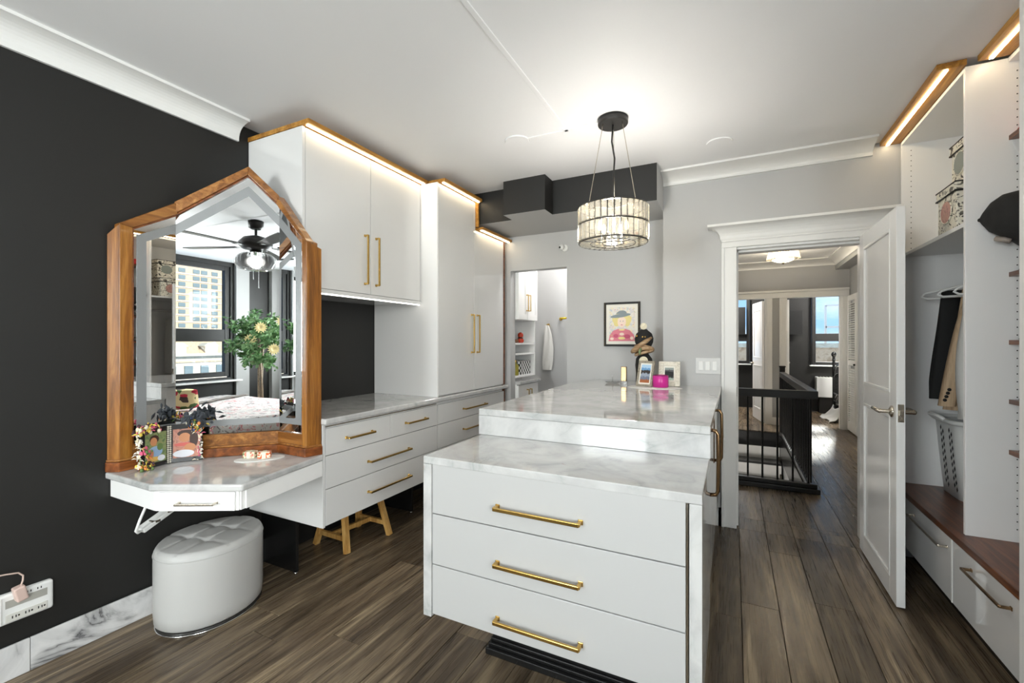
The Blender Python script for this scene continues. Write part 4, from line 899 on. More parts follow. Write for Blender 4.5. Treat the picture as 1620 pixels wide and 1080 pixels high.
a1 = pan((-2.498, 1.072), (-2.520, 1.197), pm1, [(.45, .78, .22, .14, hair_), (.42, .70, .16, .14, skin_), (.50, .36, .34, .18, blue_), (.30, .30, .12, .16, skin_), (.72, .50, .14, .12, leaf_), (.42, .12, .30, .08, gold_), (.78, .12, .18, .10, pale_)])
a2 = pan((-2.520, 1.205), (-2.450, 1.325), pm2, [(.52, .84, .34, .12, hair_), (.46, .70, .22, .16, skin_), (.80, .62, .16, .30, hair_), (.40, .46, .34, .06, pc('print rose', 196, 92, 84)), (.66, .34, .22, .14, skin_), (.42, .14, .40, .13, pale_)])
def beads(a, e, n, s, h, m):
    b = MB()
    for k in range(18): b.ball(a + e*s + n*.016 + Vector((0, 0, .008 + k*h/18.5)), .0048, 6)
    part(t, 'bead_string', b, m, kind='stuff')
beads(a1[0], a1[1], a1[2], a1[3]-.006, .19, M['pearl']); beads(a2[0], a2[1], a2[2], .008, .19, M['pearl'])
def garland(name, pts, m_list, n, spread, seed, sz=(.006, .014), nn=Vector((.8, -.6, 0))):
    rg = random.Random(seed); groups = [MB() for _ in m_list]
    for i in range(n):
        s_ = rg.random()*(len(pts)-1); k = int(s_); p = Vector(pts[k]).lerp(Vector(pts[k+1]), s_-k) + Vector((rg.gauss(0, spread), rg.gauss(0, spread*.6), rg.gauss(0, spread)))
        p.z = max(p.z, ZV+.006); r_ = rg.uniform(*sz); g = groups[rg.randrange(len(m_list))]
        if rg.random() < .5: g.ball(p, (r_*.6, r_*.6, r_*.8), 6)
        else:
            d_ = Vector((rg.gauss(0, 1), rg.gauss(0, 1), rg.gauss(0, 1))).normalized(); q = p + d_*r_*2; q.z = max(q.z, ZV+.006); g.tube([p, (p+q)/2 + Vector((0, 0, .003)), q], [.0015, r_*.32, .0008], 5)
    for g, m in zip(groups, m_list):
        if g.v: part(t, name, g, m, kind='stuff')
fl = {k: mat(k + ' petal', srgb(*c), .6) for k, c in dict(cream=(232, 222, 196), pink=(214, 96, 130), yellow=(232, 206, 90), orange=(226, 140, 70), green=(88, 110, 60), dark=(60, 36, 44), white=(236, 232, 224), blue=(60, 90, 150)).items()}
nF = Vector((.025, -.018, 0))
left = Vector((-2.498, 1.078, 0)); right = Vector((-2.452, 1.318, 0))
garland('bead_garland', [left + nF + Vector((0, 0, ZV+.02)), left + nF + Vector((0, 0, ZV+.18))], [fl['white'], fl['cream']], 70, .007, 1, (.004, .010))
garland('bead_garland', [right + nF + Vector((0, 0, ZV+.01)), right + nF + Vector((0, 0, ZV+.18))], [fl['white'], fl['pink'], fl['cream']], 70, .006, 2, (.004, .010))
garland('flower_cluster', [left + nF + Vector((0, 0, ZV+.012)), left + nF + Vector((-.01, .05, ZV+.02))], [fl['yellow'], fl['orange'], fl['green'], fl['dark']], 70, .014, 3)
garland('flower_cluster', [left + nF + Vector((0, -.01, ZV+.185)), left + nF + Vector((-.01, .08, ZV+.19))], [fl['cream'], fl['dark'], fl['yellow'], fl['pink']], 80, .012, 4)
garland('flower_cluster', [right + nF + Vector((-.01, -.035, ZV+.18)), right + nF + Vector((0, .01, ZV+.185))], [fl['orange'], fl['yellow'], fl['cream'], fl['green'], fl['blue']], 90, .016, 5)
garland('feather_tuft', [right + nF + Vector((-.02, -.05, ZV+.215)), right + nF + Vector((.0, .02, ZV+.215))], [mat('slate feather', srgb(58, 62, 68), .7)], 60, .016, 6, (.012, .026))
garland('flower_cluster', [left + nF + Vector((.005, .02, ZV+.07)), left + nF + Vector((.005, .03, ZV+.09))], [fl['yellow'], fl['pink'], fl['green']], 26, .012, 8)
solo('lace_mat', MB().prism([(-2.19 + .115*math.cos(a)*math.cos(.9) - .06*math.sin(a)*math.sin(.9) , 1.46 + .115*math.cos(a)*math.sin(.9) + .06*math.sin(a)*math.cos(.9)) for a in [2*math.pi*k/40 for k in range(40)]], ZV, ZV+.003), M['knit'], 'small white lace mat on the vanity top', 'mat')
wr1 = specks('floral wrapper', srgb(220, 210, 180), [srgb(226, 216, 190), srgb(120, 140, 90), srgb(226, 216, 190), srgb(210, 130, 110)], 130); wr2 = specks('orange wrapper', srgb(220, 210, 180), [srgb(232, 220, 196), srgb(214, 96, 44), srgb(232, 220, 196), srgb(214, 96, 44)], 120)
for nm, lb, c, m, yaw in (('soap_box', 'wrapped soap with green floral paper on the lace mat', (-2.245, 1.445), wr1, .5), ('soap_box', 'wrapped soap with orange dotted paper on the lace mat', (-2.175, 1.475), wr2, .8)):
    q = MB().obox((c[0], c[1], ZV+.0035+.0165), (.06, .042, .033), Matrix.Rotation(yaw, 3, 'Z')); tt = solo(nm, q, m, lb, 'soap', 'wrapped soaps', bevel=.004)
    part(tt, 'paper_band', MB().obox((c[0], c[1], ZV+.0035+.0165), (.018, .0425, .0335), Matrix.Rotation(yaw, 3, 'Z')), fl['cream'])
# ---- surge protector on the wall with charger and cable
t = thing('surge_protector', 'white wall mounted surge protector with rows of outlets near the baseboard', 'power strip', (-2.59, .68, .228))
Xs = WX + .001
def ob(y0, y1, z0, z1, d0, d1): return MB().box(Xs+d0, y0, z0, Xs+d1, y1, z1)
part(t, 'body', ob(.50, .805, .228, .348, 0, .030), M['plastic'], bevel=.010, seg=3)
part(t, 'raised_panel', ob(.52, .655, .236, .340, .03, .036), M['plastic'], bevel=.003)
part(t, 'outlet_strip', ob(.665, .785, .236, .268, .03, .034), mat('pale grey plastic', srgb(205, 203, 196), .4), bevel=.002)
part(t, 'upper_channel', ob(.665, .785, .292, .322, .0295, .031), mat('mid grey plastic', srgb(170, 168, 160), .4))
b = MB()
for k in range(3):
    y = .682 + k*.037
    for dy in (0, .010): b.box(Xs+.034, y+dy, .248, Xs+.0345, y+dy+.003, .258)
    b.box(Xs+.034, y+.017, .250, Xs+.0345, y+.022, .256)
for k in range(2):
    y = .725 + k*.03
    for dy in (0, .010): b.box(Xs+.030, y+dy, .328, Xs+.0305, y+dy+.003, .336)
part(t, 'outlet_slots', b, M['black'], kind='stuff')
part(t, 'status_light', MB().cyl((Xs+.036, .635, .275), (Xs+.037, .635, .275), .004, seg=10), mat('blue lens', srgb(60, 80, 150), .2))
t = thing('phone_charger', 'pale pink wall charger plugged into the surge protector', 'charger', (-2.56, .70, .315))
q = MB().obox((Xs+.05, .700, .345), (.038, .034, .058), Matrix.Rotation(.2, 3, 'X')); part(t, 'block', q, mat('pale pink plastic', srgb(206, 180, 170), .35), bevel=.006, seg=3)
part(t, 'cable', MB().tube([(Xs+.05, .703, .374), (Xs+.05, .708, .392), (Xs+.052, .708, .412), (Xs+.055, .694, .430), (Xs+.06, .66, .440), (Xs+.06, .60, .452), (Xs+.06, .5, .47), (Xs+.06, .3, .44), (Xs+.05, .2, .30), (Xs+.05, .15, .02)], .003, 8), mat('pale pink cable', srgb(214, 190, 178), .4))
# ---- power bar and white cord fixed below the vanity
t = thing('under_desk_power_bar', 'white power bar and looped cord fixed under the vanity', 'power bar', (-2.47, 1.14, .46))
part(t, 'bar', MB().bar((-2.46, 1.06, .475), (-2.50, 1.27, .555), .05, .022), M['plastic'], bevel=.004)
part(t, 'cord', MB().tube([(-2.45, 1.075, .642), (-2.45, 1.072, .60), (-2.445, 1.088, .575), (-2.44, 1.118, .58), (-2.44, 1.125, .62), (-2.44, 1.085, .64), (-2.44, 1.075, .59), (-2.44, 1.05, .53), (-2.44, 1.035, .485), (-2.445, 1.045, .474), (-2.455, 1.06, .474)], .006, 8), M['plastic'])
part(t, 'clips', MB().box(-2.475, 1.10, .494, -2.445, 1.135, .505).box(-2.485, 1.17, .52, -2.455, 1.20, .533), M['nickel'])
# ================================================================== HALL AND ROOMS BEYOND
YH = 8.38
b = MB().box(-1.3, 3.94, -2.4, -1.2, 10.5, HC)
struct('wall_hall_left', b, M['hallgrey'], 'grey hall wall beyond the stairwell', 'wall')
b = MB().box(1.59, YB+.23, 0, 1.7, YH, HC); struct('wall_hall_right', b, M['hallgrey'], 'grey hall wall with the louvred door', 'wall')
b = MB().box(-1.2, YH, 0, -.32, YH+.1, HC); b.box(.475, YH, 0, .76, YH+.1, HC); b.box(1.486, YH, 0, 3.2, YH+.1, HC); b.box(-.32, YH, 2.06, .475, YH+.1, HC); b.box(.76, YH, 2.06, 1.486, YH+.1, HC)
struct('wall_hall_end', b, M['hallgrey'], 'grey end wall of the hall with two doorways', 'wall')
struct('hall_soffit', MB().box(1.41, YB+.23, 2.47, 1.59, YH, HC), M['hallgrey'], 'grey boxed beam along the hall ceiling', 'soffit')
b = MB().poly([(-1.2, YH - p, HC + z) for p, z in cove(.28, .085)], (2.61, 0, 0)); b.poly([(1.41 - p, YB+.23, HC + z) for p, z in cove(.13, .10)], (0, YH-YB-.3, 0))
struct('trim_7', b, M['trim'], 'white crown moulding around the hall ceiling', 'moulding')
t = thing('trim_8', 'white casings and long header around the two hall doorways', 'door casing', (.6, YH, 0), kind='structure')
for x0, x1 in ((.475, .565), (.665, .76), (1.486, 1.575), (-.41, -.32)): part(t, 'casing_board', MB().box(x0, YH-.022, 0, x1, YH, 2.06).box(x0+.01, YH-.03, 0, x0+.03, YH-.022, 2.06), M['trim'], bevel=.003)
part(t, 'header', MB().box(-.5, YH-.024, 2.06, 1.585, YH, 2.15).box(-.5, YH-.05, 2.15, 1.585, YH, 2.185), M['trim'], bevel=.004)
for x0, x1 in ((-.32, -.305), (.46, .475), (.76, .775), (1.471, 1.486)): part(t, 'jamb', MB().box(x0, YH, 0, x1, YH+.1, 2.06), M['trim'])
part(t, 'baseboard_piece', MB().box(.565, YH-.015, 0, .665, YH, .12), M['trim'])
# far bedroom shell
b = MB().box(-1.2, 10.35, 0, -.36, 10.45, HC); b.box(.30, 10.35, 0, 1.36, 10.45, HC); b.box(2.5, 10.35, 0, 3.2, 10.45, HC); b.box(-.36, 10.35, 0, .30, 10.45, .90); b.box(-.36, 10.35, 2.38, .30, 10.45, HC); b.box(1.36, 10.35, 0, 2.5, 10.45, .90); b.box(1.36, 10.35, 2.38, 2.5, 10.45, HC)
struct('wall_far', b, M['dark'], 'charcoal window wall of the rooms beyond the hall', 'wall')
struct('wall_far_right', MB().box(3.2, YH, 0, 3.3, 10.45, HC), M['dark'], 'charcoal side wall of the far bedroom', 'wall')
struct('wall_far_middle', MB().box(.59, YH+.1, 0, .65, 10.35, HC), M['dark'], 'charcoal wall between the two far rooms', 'wall')
w3 = window('window_3', 1.42, 2.42, 10.33, [(.965, 1.362), (1.512, 2.32)], .06, M['dark'], 'charcoal framed window of the far bedroom with blue sky')
part(w3, 'window_sill', MB().box(1.32, 10.24, .88, 2.5, 10.35, .90), M['trim'])
w4 = window('window_4', -.32, .235, 10.33, [(.965, 1.362), (1.512, 2.32)], .06, M['dark'], 'charcoal framed window of the far left room')
part(w4, 'window_sill', MB().box(-.4, 10.24, .88, .32, 10.35, .90), M['trim'])
def tv(label, x0, x1, z0, z1):
    t = thing('television', label, 'television', ((x0+x1)/2, 10.3, z0), 'wall televisions in the far rooms')
    part(t, 'bezel', MB().box(x0, 10.19, z0, x1, 10.22, z1), M['blackflat'], bevel=.002); part(t, 'screen', MB().box(x0+.012, 10.187, z0+.012, x1-.012, 10.19, z1-.012), M['screen']); part(t, 'wall_mount', MB().box((x0+x1)/2-.05, 10.22, z0+.15, (x0+x1)/2+.05, 10.349, z1-.15), M['blackflat'])
tv('black television on the charcoal wall of the right far bedroom', .70, 1.20, 1.495, 1.965); tv('black television across the window of the left far room', -.3, .215, 1.50, 2.06)
# air conditioner
t = thing('wall_heater', 'white heating and cooling unit under the far bedroom window', 'air conditioner', (1.6, 10.25, .0))
part(t, 'casing', MB().box(1.41, 10.1, .30, 1.98, 10.345, .68), M['plastic'], bevel=.012, seg=3)
b = MB(); 
for k in range(11): b.box(1.45+k*.05, 10.15, .64, 1.48+k*.05, 10.3, .684)
part(t, 'grille', b, M['nickel'])
part(t, 'stand', MB().box(1.46, 10.13, 0, 1.97, 10.34, .30), M['blackmetal'])
# iron bed
t = thing('iron_bed', 'black iron bed with white bedding in the far bedroom', 'bed', (2.3, 9.7, 0))
def iron(parent, x, y0, y1, h):
    b = MB()
    for y in (y0, y1): b.cyl((x, y, 0), (x, y, h), .022, seg=10); b.ball((x, y, h+.04), (.04, .04, .05), 12); b.ball((x, y, h-.06), (.03, .03, .02), 10)
    yc = (y0+y1)/2; hw = (y1-y0)/2
    b.tube([(x, yc + hw*math.cos(math.pi*k/20), h*.62 + .28*math.sin(math.pi*k/20)) for k in range(21)], .014, 8)
    b.tube([(x, yc + hw*math.cos(math.pi*k/20), h*.58 + .18*math.sin(math.pi*k/20)) for k in range(21)], .010, 8)
    b.cyl((x, y0, .42), (x, y1, .42), .013, seg=8); b.cyl((x, y0, .28), (x, y1, .28), .013, seg=8)
    for k in range(1, 14):
        y = y0 + (y1-y0)*k/14; b.cyl((x, y, .42), (x, y, h*.58 + .18*math.sqrt(max(0, 1-((y-yc)/hw)**2))), .008, seg=6)
    for k in range(4):
        y = y0 + (y1-y0)*(k+.5)/4; b.tube([(x, y + .07*math.cos(2*math.pi*i/12), .35 + .06*math.sin(2*math.pi*i/12)) for i in range(12)], .007, 6, closed=True)
    part(parent, 'footboard' if x < 2 else 'headboard', b, M['black'])
iron(t, 1.64, 8.95, 9.88, 1.08); iron(t, 3.12, 8.95, 9.88, 1.12)
part(t, 'mattress', MB().box(1.67, 8.98, .32, 3.08, 9.85, .62), M['knit'], bevel=.04, seg=3)
def quilt(u, v):
    x = 1.68 + 1.38*u; s_ = v*1.7; 
    if s_ < .35: y, z = 8.93 - .06*(1-s_/.35), .66 - .6*(1 - s_/.35)
    elif s_ < 1.35: y, z = 8.93 + (s_-.35)*.96, .70 + .02*math.sin(x*9)*math.sin(s_*8)
    else: y, z = 9.89 + .05*(s_-1.35), .68 - (s_-1.35)*1.4
    return (x, y + .02*math.sin(x*14)*(s_ < .35), z)
part(t, 'quilt', MB().grid(quilt, 30, 40), M['knit'], solid=.02)
solo('draped_blanket', MB().grid(lambda u, v: (1.42 + .2*v + .04*math.sin(7*u), 8.95 + .85*u, .012 + .22*(v**2)*(1 - .3*math.sin(8*u)**2) + .01*math.sin(20*u+9*v)), 24, 12), M['knit'], 'white blanket slipping off the iron bed onto the floor', 'blanket', solid=.015)
# doors of the far rooms
d2 = thing('door_2', 'white panel door standing ajar at the left far room', 'door', (.46, YH+.1, 0), kind='structure')
panel_door(d2, 0, .034, -.68, 0, 2.03, [(.2, .95), (1.07, 1.9)], .1, M['glossdoor'], M['trim'])
for o in list(d2.children):
    for v in o.data.vertices: v.co += OFF[d2]
lever(d2, OFF[d2].x, OFF[d2].y-.62, .98, -1, 1); lever(d2, OFF[d2].x+.034, OFF[d2].y-.62, .98, 1, 1)
d2.location = (.456, YH+.06, 0); d2.rotation_euler = (0, 0, R(189.8))
d3 = thing('door_3', 'white door folded open inside the right far bedroom', 'door', (.795, YH+.1, 0), kind='structure')
part(d3, 'door_leaf', MB().box(.778, YH+.1, .012, .812, YH+.83, 2.04), M['glossdoor'], bevel=.002)
lever(d3, .812, YH+.72, .99, 1, -1)
# louvred door
t = thing('door_4', 'white louvred bifold door on the right wall of the hall', 'door', (1.57, 7.95, 0), kind='structure')
for y0 in (7.30, 7.83):
    y1 = y0+.51; b = MB(); b.box(1.555, y0, .02, 1.588, y0+.06, 2.05); b.box(1.555, y1-.06, .02, 1.588, y1, 2.05)
    for z0, z1 in ((.02, .14), (1.0, 1.07), (1.97, 2.05)): b.box(1.555, y0+.06, z0, 1.588, y1-.06, z1)
    part(t, 'leaf_frame', b, M['trim'], bevel=.002)
    s_ = MB(); z = .155
    while z < 1.95:
        if not .97 < z < 1.07: s_.obox((1.572, (y0+y1)/2, z), (.034, .39, .007), Matrix.Rotation(R(-38), 3, 'Y'))
        z += .034
    part(t, 'louvre_slats', s_, M['trim'], kind='stuff')
part(t, 'knob', MB().ball((1.545, 7.86, 1.02), .016, 10), M['blackmetal'])
# hall ceiling light
t = thing('ceiling_light', 'gold rimmed crystal bowl light on the hall ceiling', 'ceiling light', (.604, 7.04, 2.41))
part(t, 'rim', MB().lathe([(.10, -.02), (.175, -.028), (.178, -.012), (.165, 0)], (.604, 7.04, HC), 32), M['brass'])
cmesh = mesh_of('crystal_bar', MB().poly([(-.011, -.004, 0), (.011, -.004, 0), (.011, .004, 0), (-.011, .004, 0)], (0, 0, -.13)), M['crystalwarm'])
for k in range(36):
    a = 2*math.pi*k/36; piece(t, 'crystal_bar', cmesh, (.604 + .168*math.sin(a), 7.04 - .168*math.cos(a), HC-.028), (R(-14), 0, a))
part(t, 'bowl', MB().lathe([(.137, -.155), (.115, -.178), (.07, -.195), (.01, -.20)][::-1], (.604, 7.04, HC), 32), M['crystalwarm'])
part(t, 'finial', MB().lathe([(.002, -.225), (.012, -.212), (.02, -.20), (.012, -.195)], (.604, 7.04, HC), 12), M['bronze'])
part(t, 'bulb', MB().ball((.604, 7.04, HC-.09), (.08, .08, .035), 14), M['bulb'])
lamp('hall_lamp', 'POINT', (.604, 7.04, 2.50), 55, (1, .94, .86), size=.05)
# railing
t = thing('stair_railing', 'charcoal stair railing with square handrail and thin balusters in the hall', 'railing', (.2, 5.5, 0))
Yr = 4.735; XR = .635
part(t, 'top_rail', MB().box(-1.2, Yr-.03, .84, XR+.035, Yr+.03, .912), M['blackmetal'], bevel=.004)
part(t, 'top_rail', MB().box(XR-.035, Yr+.03, .84, XR+.035, 7.55, .912), M['blackmetal'], bevel=.004)
part(t, 'bottom_rail', MB().box(-1.2, Yr-.045, .0, XR+.05, Yr+.025, .045).box(-1.2, Yr-.03, .045, XR+.03, Yr+.02, .085), M['blackmetal'], bevel=.006)
part(t, 'bottom_rail', MB().box(XR-.03, Yr+.03, 0, XR+.045, 7.6, .035), M['blackmetal'], bevel=.006)
bal = mesh_of('baluster', MB().cyl((0, 0, 0), (0, 0, .80), .0085, seg=8), M['black'])
for k in range(15): piece(t, 'baluster', bal, (.60 - .12*k, Yr, .045))
for k in range(23): piece(t, 'baluster', bal, (XR, Yr + .14 + .12*k, .035), scale=(1, 1, 1.01))
part(t, 'newel_post', MB().box(XR-.035, 7.52, 0, XR+.035, 7.59, .98).box(XR-.042, 7.513, .98, XR+.042, 7.597, 1.0), M['blackmetal'], bevel=.004)
b = MB().box(-1.2, 7.68, -.32, .62, 7.70, -.015); b.box(.60, 4.76, -.32, .62, 7.68, -.015)
struct('stairwell_fascia', b, M['black'], 'black fascia around the stairwell opening', 'fascia')
struct('wall_stairwell', MB().box(.62, 4.76, -2.4, .66, 7.7, -.21).box(-1.2, 7.7, -2.4, .66, 7.74, -.21).box(-1.2, 4.7, -2.4, .66, 4.74, -.21).box(-1.2, 4.7, -2.5, .66, 7.74, -2.4), M['grey'], 'pale walls of the stairwell below the hall floor', 'wall')
t = thing('staircase', 'black staircase with pale risers descending under the hall railing', 'stairs', (-.3, 6.2, -2.4))
for k in range(9):
    y = 7.45 - .26*k; z = -.20*(k+1) - .15
    part(t, 'tread', MB().box(-1.19, y-.27, z-.03, .595, y, z), M['black'], bevel=.003); part(t, 'riser', MB().box(-1.19, y-.012, z, .595, y, z+.17), M['trim'])
part(t, 'stringer', MB().poly([(.596, 7.6, -.2), (.596, 7.6, -.5), (.596, 5.0, -2.35), (.596, 5.0, -2.0)], (-.02, 0, 0)), M['blackmetal'])
lamp('stairwell_light', 'POINT', (-.5, 5.4, -.7), 25, (1, .95, .88), size=.15)  # bare point light inside the stairwell, no fixture modelled
lamp('far_bedroom_fill_light', 'POINT', (2.2, 9.1, 2.45), 110, (1, .97, .92), size=.2)  # unseen light added to brighten the far bedroom, no fixture modelled
lamp('far_left_room_fill_light', 'POINT', (-.3, 9.3, 2.45), 75, (1, .97, .92), size=.2)  # likewise added for the left far room, out of view
# skyline beyond the far windows
M['tanbrick'] = mottled('tan brick', srgb(196, 166, 136), srgb(210, 182, 152), srgb(180, 150, 120), 2)
M['redbrick'] = mottled('red brick', srgb(136, 100, 84), srgb(150, 114, 96), srgb(120, 88, 74), 2)
M['stone'] = mottled('pale stone', srgb(206, 194, 172), srgb(214, 204, 184), srgb(192, 180, 158), 1.5)
M['winglass'] = mat('far window glass', srgb(120, 132, 134), .15)
def block(name, label, x0, x1, y0, y1, z0, z1, m, wins, face):
    t = thing(name, label, 'building', ((x0+x1)/2, (y0+y1)/2, z0))
    part(t, 'walls', MB().box(x0, y0, z0, x1, y1, z1), m)
    yy = y0 if face < 0 else y1
    for (wx, wz, ww, wh) in wins:
        part(t, 'window', MB().box(wx-ww/2, yy-.12, wz, wx+ww/2, yy+.12, wz+wh), M['winglass'])
    return t
t = block('brick_building', 'tan brick building below the sky outside the far bedroom window', -12, 30, 42, 52, -14, .9, M['tanbrick'], [(3 + 2.6*k, -2.2, 1.2, 1.7) for k in range(7)], -1)
part(t, 'parapet', MB().box(-12.2, 41.8, .9, 30.2, 42.1, 1.25), M['stone'])
part(t, 'ledge', MB().box(-12.2, 41.7, -.5, 30.2, 42, -.3), M['stone'])
t = block('rooftop_house', 'brick rooftop machine house with pale frame on the far skyline', 8.9, 13.5, 46, 50, .9, 5.2, M['redbrick'], [], -1)
b = MB()
for x in (6.9, 8.9, 10.9): b.bar((x, 45, .9), (x, 45, 4.4), .16, .16)
for z in (2.6, 4.4): b.bar((6.9, 45, z), (11.2, 45, z), .16, .16)
part(t, 'pale_frame', b, M['trim']); part(t, 'tank', MB().cyl((11.2, 48, 5.2), (11.2, 48, 6.6), 1.1, seg=16), M['stone'])
# ================================================================== BATHROOM SEEN THROUGH THE NARROW DOORWAY
struct('wall_bath_back', MB().box(-2.72, 4.95, 0, -1.0, 5.05, HC), M['grey'], 'pale wall at the back of the bathroom', 'wall')
struct('wall_bath_left', MB().box(-2.72, 3.93, 0, -2.35, 4.95, HC), M['grey'], 'pale left wall of the bathroom', 'wall')
struct('wall_bath_right', MB().box(-1.2, 3.93, 0, -1.1, 4.95, HC), M['grey'], 'pale right wall of the bathroom', 'wall')
t = thing('bathroom_wall_cabinet', 'white shaker wall cabinet with brass pulls seen through the bathroom doorway', 'cabinet', (-2.1, 4.15, 1.57))
part(t, 'body', MB().box(-2.349, 3.935, 1.572, -1.92, 4.41, 2.5), M['white'])
for y0, y1, hy in ((3.94, 4.150, 4.125), (4.154, 4.405, 4.178)):
    b = MB().box(-1.92, y0, 1.575, -1.906, y1, 2.49)
    for a in ((y0, y1, 1.575, 1.635), (y0, y1, 2.43, 2.49), (y0, y0+.05, 1.635, 2.43), (y1-.05, y1, 1.635, 2.43)): b.box(-1.906, a[0], a[2], -1.9, a[1], a[3])
    f = part(t, 'door', b, M['white'], bevel=.001); pull(f, (-1.90, hy, 1.67), (-1.90, hy, 1.83), (1, 0, 0), .024, .010)
t = thing('bathroom_shelf_unit', 'white open shelves below the bathroom wall cabinet', 'shelves', (-2.12, 4.15, .99))
part(t, 'back', MB().box(-2.349, 3.935, .992, -2.335, 4.41, 1.571), M['white']); part(t, 'side', MB().box(-2.335, 4.39, .992, -1.93, 4.41, 1.571), M['white'])
for z in (.992, 1.218, 1.322): part(t, 'shelf', MB().box(-2.335, 3.935, z, -1.93, 4.39, z+.018), M['white'], bevel=.001)
solo('bathroom_counter', MB().box(-2.349, 3.935, .928, -1.88, 4.46, .956), M['marble'], 'marble counter in the bathroom', 'countertop', bevel=.004)
t = thing('bathroom_vanity_cabinet', 'white bathroom base cabinet with brass pulls below the marble counter', 'cabinet', (-2.12, 4.19, 0))
part(t, 'body', MB().box(-2.349, 3.935, 0, -1.92, 4.43, .927), M['white'])
for y0, y1, hy in ((3.94, 4.18, 4.14), (4.184, 4.425, 4.215)):
    f = part(t, 'door', MB().box(-1.92, y0, .12, -1.902, y1, .915), M['white'], bevel=.001); pull(f, (-1.902, hy, .72), (-1.902, hy, .86), (1, 0, 0), .024, .010)
# shelf objects
M['redglaze'] = mat('red glazed ceramic', srgb(186, 62, 40), .25); M['brownglaze'] = mat('brown glazed ceramic', srgb(110, 70, 44), .3)
t = thing('red_figurine', 'little red ceramic figurine on the upper bathroom shelf', 'figurine', (-2.0, 4.19, 1.3405))
part(t, 'body', MB().lathe([(.025, 0), (.035, .012), (.036, .03), (.02, .05), (.03, .07), (.028, .095), (.008, .11)], (-2.0, 4.19, 1.3405), 14), M['redglaze']); part(t, 'collar', MB().tube([(-2.0 + .024*math.cos(k*.5236), 4.19 + .024*math.sin(k*.5236), 1.392) for k in range(12)], .007, 6, closed=True), M['black'])
solo('brown_pot', MB().lathe([(.02, 0), (.03, .012), (.026, .03), (.016, .036)], (-2.0, 4.08, 1.3405), 14), M['brownglaze'], 'tiny brown pot beside the red figurine on the bathroom shelf', 'pot')
def checker():
    m = mat('black white check', (1, 1, 1, 1), .4); t_, p = nodes(m); v = texco(t_); c = t_.nodes.new('ShaderNodeTexChecker'); c.inputs['Scale'].default_value = 36; c.inputs['Color1'].default_value = (.8, .8, .78, 1); c.inputs['Color2'].default_value = (.01, .01, .01, 1)
    t_.links.new(v.outputs[0], c.inputs['Vector']); t_.links.new(c.outputs[0], p.inputs['Base Color']); return m
solo('checked_box', MB().box(-2.15, 4.12, 1.0105, -1.96, 4.36, 1.155), checker(), 'black and white checked tissue box on the lowest bathroom shelf', 'box', bevel=.003)
t = thing('soap_bottle', 'amber glass bottle beside the checked box', 'bottle', (-1.98, 4.03, 1.0105))
part(t, 'bottle', MB().lathe([(.03, 0), (.033, .005), (.033, .10), (.012, .118), (.012, .135)], (-1.98, 4.03, 1.0105), 16), mat('amber glass', srgb(150, 140, 60), .15)); part(t, 'cap', MB().cyl((-1.98, 4.03, 1.1455), (-1.98, 4.03, 1.165), .013, seg=12), M['brass'])
# towel
t = thing('towel_hook', 'brass hook holding the white towel in the bathroom', 'hook', (-1.985, 4.93, 1.54)); part(t, 'plate', MB().box(-2.0, 4.942, 1.52, -1.975, 4.9495, 1.57), M['brass'], bevel=.002); part(t, 'arm', MB().tube([(-1.987, 4.942, 1.545), (-1.987, 4.905, 1.54), (-1.987, 4.895, 1.56)], .006, 8), M['brass'])
def tow(u, v):
    a = 2*math.pi*u; w_ = .018 + .05*min(1, v*2.0)*(1 - .4*max(0, v-.6)/.4) + .006*math.sin(9*v); z = 1.548 - .53*v
    return (-1.99 + w_*math.cos(a) + .012*math.sin(3*v) + .006*math.cos(5*a), 4.902 + (.012 + .016*min(1, 2*v))*math.sin(a) + .006*math.sin(4*a + 5*v), z)
b = MB().grid(tow, 32, 30); b.add([tow(k/32, 1) for k in range(32)], [tuple(range(31, -1, -1))]); b.add([tow(k/32, 0) for k in range(32)], [tuple(range(32))])
solo('towel', b, M['knit'], 'white towel hanging on the bathroom hook', 'towel')
t = thing('robe_hook', 'gold robe hook on the bathroom wall to the right of the towel', 'hook', (-1.80, 4.93, 1.60)); part(t, 'rosette', MB().cyl((-1.83, 4.9495, 1.62), (-1.83, 4.935, 1.62), .018, seg=16), M['brass']); part(t, 'peg', MB().tube([(-1.83, 4.935, 1.62), (-1.82, 4.89, 1.625), (-1.74, 4.885, 1.627)], .011, 8), mat('yellow gold', srgb(226, 190, 40), .3, .5))
lamp('bathroom_fill_light', 'POINT', (-1.5, 4.5, 2.45), 15, (1, .98, .95), size=.15)  # overhead light added out of view to brighten the bathroom, no fixture

